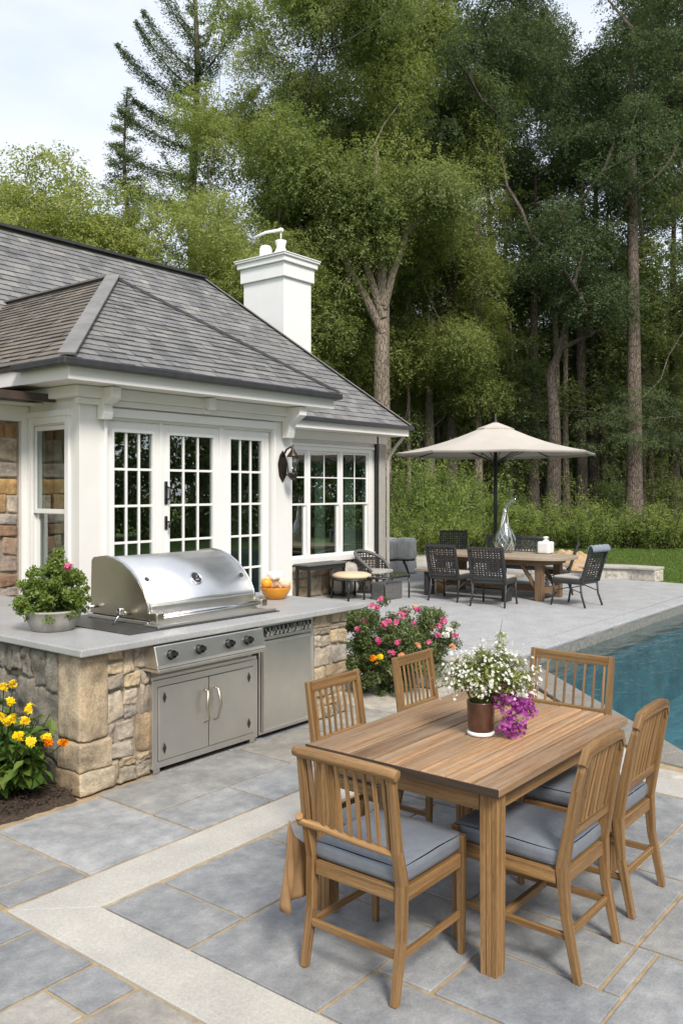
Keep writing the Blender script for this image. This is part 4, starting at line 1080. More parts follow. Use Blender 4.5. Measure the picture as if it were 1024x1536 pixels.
mb = MB(); mb.lathe([(.135, 0), (.145, .006), (.175, .07), (.192, .125), (.198, .13), (.198, .142), (.182, .142), (.176, .12), (0, .115)], (3.45, 5.32, .923), 32); mb.build('bowl', M['pot'], pp)
mb = MB(); mb.lathe([(.174, .122), (.1, .132), (0, .135)], (3.45, 5.32, .923), 24); mb.build('soil', M['soil'], pp)

# ================================================================== PARASOL AND FAR DINING SET
ux, uy = 14.95, 8.15
um = empty('parasol', (ux, uy, 0), 'big beige garden parasol on a black pole over the far table', 'parasol')
mb = MB(); K = 8; rings = 9; rr = 1.92; vs = []; fs = []
ang0 = AZ + PI
def canopy_pt(k, t, inner=0):
    a = ang0 + 2 * PI * k / K; 
    z = 2.60 + .60 * (1 - t) ** 1.12 - .05 * math.sin(PI * t)
    return Vector((ux + rr * t * math.cos(a), uy + rr * t * math.sin(a), z))
sub = 6
for k in range(K):
    base = len(vs)
    for i in range(rings + 1):
        t = .06 + .94 * i / rings
        for j in range(sub + 1):
            s = j / sub; p = canopy_pt(k, t).lerp(canopy_pt(k + 1, t), s); p.z -= .012 * math.sin(PI * s) * t ** 1.5 + .010 * mnoise.noise(Vector((p.x * 2.2, p.y * 2.2, 0)))
            vs.append(p)
    for i in range(rings):
        for j in range(sub):
            a = base + i * (sub + 1) + j; fs.append((a, a + sub + 1, a + sub + 2, a + 1))
    # hem
    b2 = len(vs)
    for j in range(sub + 1): p = vs[base + rings * (sub + 1) + j]; vs.append(p + Vector((0, 0, -.045)))
    for j in range(sub): a = base + rings * (sub + 1) + j; fs.append((a, b2 + j, b2 + j + 1, a + 1))
mb.add(vs, fs, None, True); cn = mb.build('canopy', M['canvas'], um, merge=True, angle=28, solid=.006)
mb = MB(); vs = []; fs = []
for k in range(K):
    a = ang0 + 2 * PI * k / K
    vs += [(ux + .36 * math.cos(a), uy + .36 * math.sin(a), 3.075), (ux + .05 * math.cos(a), uy + .05 * math.sin(a), 3.19), (ux + .36 * math.cos(a), uy + .36 * math.sin(a), 3.05)]
for k in range(K): a, b = 3 * k, 3 * ((k + 1) % K); fs += [(a, b, b + 1, a + 1), (a + 2, b + 2, b, a)]
mb.add(vs, fs); mb.build('vent_cap', M['canvas'], cn, solid=.005)
mb = MB(); mb.tube([(ux, uy, 0), (ux, uy, 3.17)], .036, 14); mb.build('pole', M['black'], um)
mb = MB(); mb.lathe([(.05, 0), (.04, .03), (.02, .05), (.03, .075), (.014, .1), (.012, .18), (0, .19)], (ux, uy, 3.18), 12); mb.build('finial', M['black'], um)
mb = MB(); mb.box((ux - .3, uy - .3, .006), (ux + .3, uy + .3, .07)); mb.tube([(ux, uy, .07), (ux, uy, .4)], .05, 14); mb.build('base', M['black'], um, bevel=.01)
for k in range(K):
    mb = MB(); mb.sweep([canopy_pt(k, .04) - Vector((0, 0, .035)), canopy_pt(k, .5) - Vector((0, 0, .03)), canopy_pt(k, .985) - Vector((0, 0, .03))], .02, .018)
    p = canopy_pt(k, .5) - Vector((0, 0, .04)); mb.sweep([(ux, uy, 2.42), p], .014, .014); mb.build('rib', M['black'], um)

ft = empty('terrace_table', (13.95, 7.55, 0), 'long weathered wooden table with rounded ends under the parasol', 'table')
mb = MB(); TA = (13.95, 7.55); HL, HW = 1.42, .62; N_ = 48; poly = []
for i in range(N_):
    a = 2 * PI * i / N_; c, s = math.cos(a), math.sin(a); poly.append((TA[0] + HW * math.copysign(abs(c) ** .62, c), TA[1] + HL * math.copysign(abs(s) ** .5, s)))
mb.prism(poly, 'z', .70, .752); mb.build('tabletop', M['oldwood'], ft, bevel=.008)
mb = MB(); mb.box((TA[0] - .42, TA[1] - 1.1, .61), (TA[0] - .38, TA[1] + 1.1, .699)); mb.box((TA[0] + .38, TA[1] - 1.1, .61), (TA[0] + .42, TA[1] + 1.1, .699)); mb.box((TA[0] - .379, TA[1] - 1.1, .61), (TA[0] + .379, TA[1] - 1.06, .699)); mb.box((TA[0] - .379, TA[1] + 1.06, .61), (TA[0] + .379, TA[1] + 1.1, .699)); mb.build('apron', M['oldleg'], ft, bevel=.004)
for sx in (-1, 1):
    for sy in (-1, 1):
        mb = MB(); x, y = TA[0] + sx * .36, TA[1] + sy * .98; mb.sweep([(x, y, 0.004), (x, y, .62)], .12, .13, (0, 1, 0))
        mb.sweep([(x, y - sy * .06, .2), (x, y - sy * .2, .42), (x, y - sy * .34, .61)], .06, .05, (1, 0, 0)); mb.build('leg', M['oldleg'], ft, bevel=.006)
mb = MB(); mb.box((TA[0] - .05, TA[1] - .92, .12), (TA[0] + .05, TA[1] + .92, .22)); mb.box((TA[0] - .30, TA[1] - 1.02, .12), (TA[0] + .30, TA[1] - .94, .22)); mb.box((TA[0] - .30, TA[1] + .94, .12), (TA[0] + .30, TA[1] + 1.02, .22)); mb.build('stretcher', M['oldleg'], ft, bevel=.004)
bn = empty('wooden_bench', (13.2, 7.5, 0), 'low wooden bench slid in between the table and the wicker chairs', 'bench')
mb = MB(); mb.box((13.04, 6.75, .43), (13.36, 8.75, .475)); mb.build('seat', M['oldwood'], bn, bevel=.006)
for y in (6.95, 8.5):
    mb = MB(); mb.box((13.08, y, .004), (13.32, y + .07, .429)); mb.build('leg', M['wicker'], bn, bevel=.004)

def lattice(mb, p0, ux_, uz_, W, H, nx, nz, t=.018, gap=.45, bulge=.0, nrm=None):
    p0, u, w = Vector(p0), Vector(ux_), Vector(uz_); nrm = Vector(nrm) if nrm is not None else u.cross(w).normalized()
    for i in range(nx):
        s = (i + .5) / nx * W; pts = []
        for j in range(nz * 2 + 1):
            pts.append(p0 + u * s + w * (H * j / (nz * 2)) + nrm * ((.006 if (i + j // 1) % 2 else -.006)))
        mb.sweep(pts[::2] + ([pts[-1]] if False else []), W / nx * gap, .006, nrm)
    for j in range(nz):
        s = (j + .5) / nz * H; pts = [p0 + w * s + u * (W * i / nx) + nrm * (.005 if (i + j) % 2 else -.005) for i in range(nx + 1)]
        mb.sweep(pts, H / nz * gap, .006, nrm)
def wicker_chair(loc, rz, label, top=.93, W=.56, seatpad='pad', group='black wicker chairs round the far table', name='wicker_chair'):
    t = empty(name, loc, label, 'chair', group, rz); hw, hd = W / 2, .25
    def B(nm, mb, m='wicker', bevel=0, par=None):
        o = mb.build(nm, M[m], par or t, bevel=bevel, local=True); return o
    p0 = Vector((-hw + .03, -hd, .44)); uz = Vector((0, -.17, top - .44)); H = uz.length; uz.normalize()
    mb = MB(); lattice(mb, p0, (1, 0, 0), uz, W - .06, H, 11, 14, gap=.58)
    tp = p0 + uz * H
    mb.sweep([(-hw + .015, -hd, .40), (-hw + .015, tp.y, tp.z)], .04, .035, (1, 0, 0)); mb.sweep([(hw - .015, -hd, .40), (hw - .015, tp.y, tp.z)], .04, .035, (1, 0, 0)); mb.sweep([(-hw, tp.y, tp.z), (hw, tp.y, tp.z)], .035, .045); mb.sweep([(-hw + .03, -hd, .45), (hw - .03, -hd, .45)], .03, .04)
    B('backrest', mb)
    mb = MB(); mb.rbox((0, .02, .405), (hw, hd + .02, .04), .02, 3); st = B('seat', mb)
    if seatpad: mb = MB(); mb.rbox((0, .03, .465), (hw - .03, hd - .01, .022), .018, 4, puff=.01); B('seat_pad', mb, seatpad, 0, st)
    for sx in (-1, 1):
        mb = MB(); x = sx * (hw - .02)
        mb.tube([(x, -hd + .02, .40), (x, -hd, .2), (x + sx * .01, -hd - .07, .003)], .017, 8); B('leg', mb)
        mb = MB(); mb.tube([(x, hd, .40), (x, hd + .01, .2), (x + sx * .01, hd + .05, .003)], .017, 8); B('leg', mb)
        mb = MB(); mb.tube([(x, -hd + .01, .24), (x, 0, .31), (x, hd, .24)], .009, 6); B('side_brace', mb)
    return t
rzx = -PI / 2
wicker_chair((12.82, 7.85, .004), rzx + .10, 'black wicker chair with its back to us, at the left end of the far table', .95)
wicker_chair((12.66, 6.93, .004), rzx + .16, 'black wicker chair with its back to us, at the middle of the far table', .95, .6)
wicker_chair((13.5, 5.88, .004), -.12, 'black wicker chair at the pool end of the far table, grey towel over its back', .97, .56)
wicker_chair((14.82, 6.87, .004), .42, 'black wicker chair on the lawn side of the far table, partly hidden by it', .93, .52)
wicker_chair((16.0, 9.75, .004), PI / 2 + .5, 'black wicker chair farthest away beside the parasol, before the green shrubs', .98, .6)
mb = MB(); n, m = 16, 10; vs = []; fs = []
for i in range(n):
    for j in range(m):
        s = j / (m - 1); x = -.27 + .54 * i / (n - 1); a = (s - .5) * 2
        y = -.415 - .05 * math.sin(a * 1.5) ; z = .985 - .10 * abs(a) ** 1.8 + .006 * math.sin(i * 1.7)
        q = Matrix.Rotation(-.12, 3, 'Z') @ Vector((x, y - .0, z)); vs.append((13.5 + q.x, 5.88 + q.y, q.z + .004 + .012))
for i in range(n - 1):
    for j in range(m - 1): fs.append((i * m + j, (i + 1) * m + j, (i + 1) * m + j + 1, i * m + j + 1))
mb.add(vs, fs, None, True); tag(mb.build('grey_towel', M['greycloth'], solid=.02), 'blue-grey towel folded over the top of the poolside wicker chair', 'towel')
# wicker settee behind the table
se = empty('wicker_settee', (15.75, 7.95, 0), 'low pale-topped wicker settee beyond the far table by the parasol pole', 'settee')
mb = MB(); lattice(mb, (15.55, 7.35, .40), (0, 1, 0), (0, 0, 1), 1.3, .56, 20, 9, gap=.5); mb.sweep([(15.55, 7.33, .97), (15.55, 8.67, .97)], .06, .04); mb.sweep([(15.55, 7.35, .02), (15.55, 7.35, .95)], .05, .05, (0, 1, 0)); mb.sweep([(15.55, 8.65, .02), (15.55, 8.65, .95)], .05, .05, (0, 1, 0)); mb.build('backrest', M['wicker_grey'], se)
mb = MB(); mb.rbox((15.9, 8.0, .38), (.33, .66, .06), .03, 3); mb.build('seat', M['wicker'], se)
for x in (15.6, 16.2):
    for y in (7.4, 8.6): mb = MB(); mb.tube([(x, y, .004), (x, y, .33)], .025, 8); mb.build('leg', M['wicker'], se)
# jar and glass vessel on the far table
jr = empty('white_jar', (14.35, 6.82, .753), 'square-shouldered white lidded jar on the far table', 'jar')
mb = MB(); mb.rbox((14.35, 6.82, .865), (.115, .115, .108), .03, 4); mb.build('body', M['porcelain'], jr)
mb = MB(); mb.lathe([(.06, 0), (.05, .02), (.03, .03), (.028, .05), (.05, .06), (.045, .085), (0, .09)], (14.35, 6.82, .972), 16); mb.build('lid', M['porcelain'], jr)
gv = empty('glass_decanter', (14.2, 7.55, .753), 'tall clear glass decanter with a twisted spout on the far table', 'decanter')
mb = MB(); c = (14.2, 7.55, .753); mb.lathe([(.12, 0), (.17, .05), (.205, .16), (.20, .26), (.15, .38), (.085, .48), (.05, .58), (.045, .70), (.06, .76), (.05, .765), (.036, .70), (.04, .58), (.075, .48), (.14, .38), (.19, .26), (.195, .16), (.16, .06), (0, .02)], c, 26); mb.build('body', M['clear'], gv)
mb = MB(); px_ = RGT
mb.tube([(14.2, 7.55, 1.50), (14.2 + .03 * px_[0], 7.55 + .03 * px_[1], 1.60), (14.2 + .10 * px_[0], 7.55 + .10 * px_[1], 1.68), (14.2 + .19 * px_[0], 7.55 + .19 * px_[1], 1.72), (14.2 + .21 * px_[0], 7.55 + .21 * px_[1], 1.79)], [.05, .045, .05, .04, .012], 10); mb.build('spout', M['clear'], gv)
mb = MB(); r = random.Random(2)
for k in range(9):
    a = r.uniform(0, 6.28); pts = [(14.2 + .17 * math.cos(a + z * 4) * (1 - z * .9) , 7.55 + .17 * math.sin(a + z * 4) * (1 - z * .9), .80 + .75 * z) for z in [i / 7 for i in range(8)]]
    mb.tube(pts, .006, 5)
mb.build('twisted_threads', M['porcelain'], gv)

# ================================================================== LOUNGE CORNER BY THE WINDOW
lc = empty('lounge_chair', (12.75, 9.45, .004), 'low black wicker lounge chair with a curved back by the wing window', 'chair', None, 0.0)
def LB(nm, mb, m='wicker', par=None, **k): return mb.build(nm, M[m], par or lc, local=True, **k)
mb = MB(); n = 22
# curved tub back
def tub(a, z): return Vector((.36 * math.cos(a), .33 * math.sin(a), z))
for i in range(n + 1):
    a = -.75 + (PI + .95) * i / n; hgt = .40 + .34 * max(0, math.sin((a + .75) / (PI + .95) * PI)) ** .7
    mb.sweep([tub(a, .34), tub(a, (.34 + hgt) / 2), tub(a, hgt)], .022, .012, (math.cos(a), math.sin(a), 0))
for z in [i * .045 + .36 for i in range(9)]:
    pts = []
    for i in range(n + 1):
        a = -.75 + (PI + .95) * i / n; hgt = .40 + .34 * max(0, math.sin((a + .75) / (PI + .95) * PI)) ** .7
        if z < hgt: pts.append(tub(a, z) * 1.0)
    if len(pts) > 2: mb.sweep(pts, .012, .02)
LB('backrest', mb)
mb = MB(); pts = []
for i in range(n + 1):
    a = -.75 + (PI + .95) * i / n; hgt = .40 + .34 * max(0, math.sin((a + .75) / (PI + .95) * PI)) ** .7; pts.append(tub(a, hgt + .01) * 1.01)
mb.tube(pts, .032, 8); LB('top_rail', mb, 'wicker_grey')
mb = MB(); mb.rbox((0, 0, .32), (.36, .33, .035), .025, 3); st = LB('seat', mb)
mb = MB(); mb.rbox((0, -.04, .39), (.29, .26, .035), .03, 4, puff=.015); LB('seat_pad', mb, 'pad', st)
for x in (-.31, .31):
    for y in (-.28, .28): mb = MB(); mb.tube([(x * .95, y * .95, .31), (x, y, 0)], .018, 8); LB('leg', mb)
lc.rotation_euler = (0, 0, .35)
ot = empty('ottoman', (11.85, 10.0 - .75, .004), 'round black-framed ottoman with a cream cushion below the wing window', 'ottoman')
mb = MB(); mb.lathe([(0, .36), (.30, .365), (.345, .39), (.34, .425), (.26, .455), (.1, .468), (0, .47)], (11.85, 9.25, 0.004), 30); mb.build('cushion', M['cream'], ot)
mb = MB(); mb.tube([(11.85 + .34 * math.cos(i * PI / 14), 9.25 + .34 * math.sin(i * PI / 14), .355) for i in range(29)], .02, 8); mb.build('frame', M['black'], ot)
for k in range(4):
    a = k * PI / 2 + .5; mb = MB(); mb.tube([(11.85 + .33 * math.cos(a), 9.25 + .33 * math.sin(a), .36), (11.85 + .36 * math.cos(a), 9.25 + .36 * math.sin(a), .004)], .018, 8); mb.build('leg', M['black'], ot)
st_ = empty('side_table', (11.55, 9.72, .004), 'narrow black side table against the wall under the window', 'side table')
mb = MB(); mb.box((11.0, 9.5, .60), (12.05, 9.85, .63)); mb.build('tabletop', M['wicker_grey'], st_, bevel=.008)
mb = MB(); mb.box((11.03, 9.52, .53), (12.02, 9.83, .599)); mb.build('frame', M['black'], st_, bevel=.004)
for x in (11.04, 11.98):
    for y in (9.53, 9.79): mb = MB(); mb.box((x, y, .004), (x + .04, y + .04, .529)); mb.build('leg', M['black'], st_)
ct = empty('glass_table', (12.2, 8.85, .004), 'low dark coffee table with a glass top in front of the lounge chair', 'coffee table')
mb = MB(); mb.box((11.85, 8.55, .40), (12.6, 9.0, .42)); mb.build('tabletop', M['clear'], ct, bevel=.004)
mb = MB()
for a, b in (((11.85, 8.55), (12.6, 8.55)), ((11.85, 9.0), (12.6, 9.0)), ((11.85, 8.55), (11.85, 9.0)), ((12.6, 8.55), (12.6, 9.0))): mb.tube([(*a, .39), (*b, .39)], .016, 8)
mb.build('frame', M['black'], ct)
mb = MB(); mb.box((11.98, 8.62, .004), (12.48, 8.93, .30)); mb.build('wicker_core', M['wicker_grey'], ct, bevel=.02)
for x in (11.86, 12.59):
    for y in (8.56, 8.99): mb = MB(); mb.tube([(x, y, .39), (x, y, .004)], .016, 8); mb.build('leg', M['black'], ct)
bd = MB(); bd.rbox((12.25, 9.72, .30), (.30, .18, .29), .16, 4, fn=rock_fn(31, .04, 4)); tag(bd.build('boulder', M['tanpaving'], merge=True), 'smooth tan boulder behind the ottoman under the window', 'boulder')
for (x, y, lab) in ((15.97, 11.41, 'grey upholstered block seat nearer the house corner'), (16.22, 11.10, 'grey upholstered block seat standing to the right of its twin by the house corner')):
    p = empty('pouf_seat', (x, y, .004), lab, 'seat', 'grey block seats by the house corner')
    mb = MB(); mb.rbox((x, y, .56), (.185, .185, .24), .07, 5, puff=.015, fn=rock_fn(x * 7, .012, 5)); mb.build('back_block', M['pouf'], p)
    mb = MB(); mb.rbox((x, y, .155), (.18, .18, .15), .05, 4, fn=rock_fn(x * 3, .01, 5)); mb.build('base_block', M['pouf'], p)
    mb = MB(); mb.box((x - .17, y - .17, .306), (x + .17, y + .17, .318)); mb.sweep([(x - .19, y - .05, .30), (x - .195, y - .12, .2), (x - .18, y - .19, .02)], .04, .02, (1, 0, 0)); mb.build('strap', M['black'], p)
# low stone wall at the edge of the lawn with a blanket on it
lw = empty('garden_wall', (17.9, 7.0, 0), 'low curved stone wall with a pale cap at the edge of the lawn', 'wall')
pts = [(17.6, 8.7), (17.85, 8.0), (18.1, 7.3), (18.25, 6.7), (18.2, 6.1)]
mb = MB(); mb.sweep([(x, y, .10) for x, y in pts], .40, .24); mb.build('wall_body', M['sandstone'], lw, bevel=.02)
mb = MB(); mb.sweep([(x, y, .25) for x, y in pts], .50, .06); mb.build('cap', M['limestone'], lw, bevel=.015)
mb = MB(); n, m = 40, 30; vs = []; fs = []
for i in range(n):
    for j in range(m):
        u, v = i / (n - 1) * 2 - 1, j / (m - 1) * 2 - 1
        x = 17.95 + .36 * v + .10 * u; y = 7.98 - .52 * u
        r2 = max(0, 1 - (u * u * .9 + v * v))
        z = .28 + .25 * r2 ** .6 + .09 * mnoise.noise(Vector((u * 3, v * 3, 1))) * r2 + .035 * math.sin(u * 11 + v * 5 + 2 * math.sin(v * 4)) * r2 ** .5
        if r2 <= .02: z -= .12
        vs.append((x, y, max(z, .03)))
for i in range(n - 1):
    for j in range(m - 1): fs.append((i * m + j, i * m + j + 1, (i + 1) * m + j + 1, (i + 1) * m + j))
mb.add(vs, fs, None, True); tag(mb.build('tan_blanket', M['blanket'], solid=.02), 'crumpled tan blanket heaped on the low stone wall', 'blanket')
# ================================================================== FOLIAGE
def leaf_arrays(pos, nrm, size, aspect, rng, tang=None):
    n = len(pos)
    nrm = nrm / (np.linalg.norm(nrm, axis=1, keepdims=True) + 1e-9)
    if tang is None: tang = rng.normal(size=(n, 3))
    t = tang - nrm * (tang * nrm).sum(1, keepdims=True); t /= (np.linalg.norm(t, axis=1, keepdims=True) + 1e-9)
    b = np.cross(nrm, t); L = size[:, None]; W = L * aspect
    v = np.empty((n, 4, 3))
    v[:, 0] = pos - t * L * .5; v[:, 1] = pos + b * W * .5 + nrm * W * .18 - t * L * .05; v[:, 2] = pos + t * L * .5 - nrm * L * .06; v[:, 3] = pos - b * W * .5 + nrm * W * .18 - t * L * .05
    return v.reshape(-1, 3)
def quads_of(nv): return np.arange(nv, dtype=np.int32).reshape(-1, 4)
def ball(rng, n, lo=.3):
    d = rng.normal(size=(n, 3)); d /= np.linalg.norm(d, axis=1, keepdims=True)
    return d * (lo + (1 - lo) * rng.random((n, 1)) ** .55), d
def cloud(rng, centers, radii, per, size, up=.35, lo=.25, droop=0.0, tvar=.22, spray=0):
    """leaves round many small clumps; returns pos, nrm, size, tint"""
    P = []; Nn = []; S = []; T = []
    for c, r in zip(centers, radii):
        k = max(4, int(per * (r[0] * r[1] * r[2]) ** (2 / 3))) if per > 0 else int(-per)
        p, d = ball(rng, k, lo)
        p = p * np.array(r); p[:, 2] -= droop * (p[:, 0] ** 2 + p[:, 1] ** 2) / max(r[0], .01)
        if spray and k >= 18:   # leaves sit on short sprays, so the crown breaks up into tufts
            m = k // spray; sp = p[:m]; sd = d[:m] * .8 + rng.normal(size=(m, 3)) * .5; sd[:, 2] -= .25
            idx = np.repeat(np.arange(m), spray); tt = np.tile(np.linspace(-.5, .5, spray), m)[:, None]; k = len(idx)
            p = sp[idx] + sd[idx] * tt * size * 3.6 + rng.normal(size=(k, 3)) * size * .42; p[:, 2] -= (tt[:, 0] + .5) ** 2 * size * 1.1; d = d[:m][idx]
        P.append(p + np.array(c)); nn = d * .55 + rng.normal(size=(k, 3)) * .55; nn[:, 2] += up; Nn.append(nn)
        S.append(size * rng.uniform(.6, 1.25, k)); T.append(np.clip(rng.normal(.45 + rng.normal() * tvar * .6, tvar, k), 0, 1))
    return np.concatenate(P), np.concatenate(Nn), np.concatenate(S), np.concatenate(T)
def foliage(name, rng, centers, radii, per, size, aspect, mat, parent=None, **kw):
    p, nn, s, t = cloud(rng, centers, radii, per, size, **kw)
    v = leaf_arrays(p, nn, s, aspect, rng)
    return raw_mesh(name, v, quads_of(len(v)), mat, t, parent)

def skeleton(rng, trunk, targets, wander=.12, up_pen=1.6):
    """trunk: list of points; targets: clump centres. returns nodes, parent index"""
    nodes = [np.array(p, float) for p in trunk]; par = [-1] + list(range(len(trunk) - 1)); tr = len(trunk)
    first = max(1, int(tr * .45))
    order = sorted(range(len(targets)), key=lambda i: np.linalg.norm(targets[i] - nodes[first]))
    ends = []
    for i in order:
        t = targets[i]; A = np.array(nodes[first:]); dv = t - A; dist = np.linalg.norm(dv, axis=1)
        cost = dist * (1 + up_pen * np.maximum(0, .5 - dv[:, 2] / (dist + 1e-6))) + .12 * np.maximum(0, .6 - dist)
        k = int(np.argmin(cost)) + first; a = nodes[k]; d = t - a; L = np.linalg.norm(d); seg = max(1, int(L / .9)); prev = k
        for s in range(1, seg + 1):
            f = s / seg; q = a + d * f + rng.normal(size=3) * wander * L * .18 * math.sin(PI * f) + np.array([0, 0, .10 * L * math.sin(PI * f)])
            q[2] -= .10 * L * math.sin(PI * f); q[:2] -= d[:2] * .0; q[2] += 0 if seg < 2 else (-.05 * L * math.sin(PI * f)); nodes.append(q); par.append(prev); prev = len(nodes) - 1
        ends.append(prev)
    return nodes, par
def wood_mesh(name, nodes, par, ntrunk, r_base, mat, parent=None, tip=.012, power=2.3, flare=1.35, min_r=.0, sides=6, limb=.55, taper=.75):
    n = len(nodes); acc = np.zeros(n); kids = [[] for _ in range(n)]
    for i in range(n):
        if par[i] >= 0: kids[par[i]].append(i)
    for i in range(n - 1, -1, -1):
        if not kids[i]: acc[i] = tip ** power
        if par[i] >= 0: acc[par[i]] += acc[i]
    r = acc ** (1 / power); k = r_base / max(r[1], 1e-6)
    rr = np.maximum(tip, r * k)
    rr[ntrunk:] *= limb
    for i in range(ntrunk): rr[i] = r_base * (1 - taper * (i / ntrunk) ** 1.3)
    rr[0] *= flare
    mb = MB(); done = set()
    # chains
    starts = [(par[i], i) for i in range(n) if par[i] >= 0 and (kids[par[i]][0] != i)] + [(None, 0)]
    for p, i in starts:
        ch = [] if p is None else [p]; radii = [] if p is None else [min(rr[p], rr[i] * 1.25)]
        j = i
        while True:
            ch.append(j); radii.append(rr[j])
            if not kids[j]: break
            # follow the thickest child
            j = kids[j][0]
        if len(ch) >= 2 and max(radii) >= min_r: mb.tube([Vector(nodes[q]) for q in ch], [float(x) for x in radii], sides + (6 if p is None else 0), cap=False)
    return mb.build(name, mat, parent, local=True)

def make_tree(name, seed, H, trunk_h, R, z0, z1, nclump, per, leaf, mats, r_base, label, cat='tree', group=None, clump=(.55, 1.1), flat=.65, aspect=.5, shape='oval', lean=(0, 0), limbs=0, droop=.0, up=.8, bark='bark', tvar=.15, lo=.25, inner=.35, limb=.15, taper=.85):
    """tapered trunk, limbs reaching every clump, and a crown of leaf-sized faces"""
    rng = np.random.default_rng(seed); rt = empty(name, (0, 0, 0), label, cat, group)
    tp = []; k = 9
    for i in range(k):
        f = i / (k - 1); tp.append((lean[0] * f + .10 * math.sin(f * 5 + seed) * f, lean[1] * f + .10 * math.cos(f * 4 + seed) * f, trunk_h * f))
    cs = []; rs_ = []
    boughs = []
    for i in range(nclump):
        f = rng.random() ** .85
        if i % 9: f = boughs[-1][0] + rng.normal() * .8 / (z1 - z0); f = min(1.02, max(0, f))
        z = z0 + (z1 - z0) * f
        if shape == 'oval': prof = math.sqrt(max(.02, 1 - (2 * f - .92) ** 2 * .95))
        elif shape == 'cone': prof = .12 + .9 * (1 - f)
        elif shape == 'top': prof = .35 + .75 * f if f < .7 else .9 * math.sqrt(max(.02, 1 - ((f - .7) / .32) ** 2))
        else: prof = 1
        a = rng.random() * 2 * PI; q = R * prof * (inner + (1 - inner) * rng.random() ** .5) * (1 + .22 * math.sin(a * 3 + seed) + .12 * math.sin(a * 5 + f * 9))
        r = rng.uniform(*clump) * (1.1 - .35 * f)
        if i % 9 == 0: boughs.append((f, a, q))
        else:
            u = rng.normal(size=2); u *= (R * .30) * rng.random() ** .5 / (np.linalg.norm(u) + 1e-6); bx, by = boughs[-1][2] * math.cos(boughs[-1][1]) + u[0], boughs[-1][2] * math.sin(boughs[-1][1]) + u[1]
            q, a = math.hypot(bx, by), math.atan2(by, bx); z -= .35 * (u @ u) / (R * .3)
        cs.append(np.array([q * math.cos(a) + lean[0], q * math.sin(a) + lean[1], z])); rs_.append((r, r, r * flat))
    nodes, par = skeleton(rng, tp, cs)
    wood_mesh('trunk', nodes, par, k, r_base, M[bark], rt, tip=.012, limb=limb, taper=taper)
    foliage('crown', rng, cs, rs_, per, leaf, aspect, M[mats], rt, droop=droop, up=up, tvar=tvar, lo=lo, spray=11)
    return rt
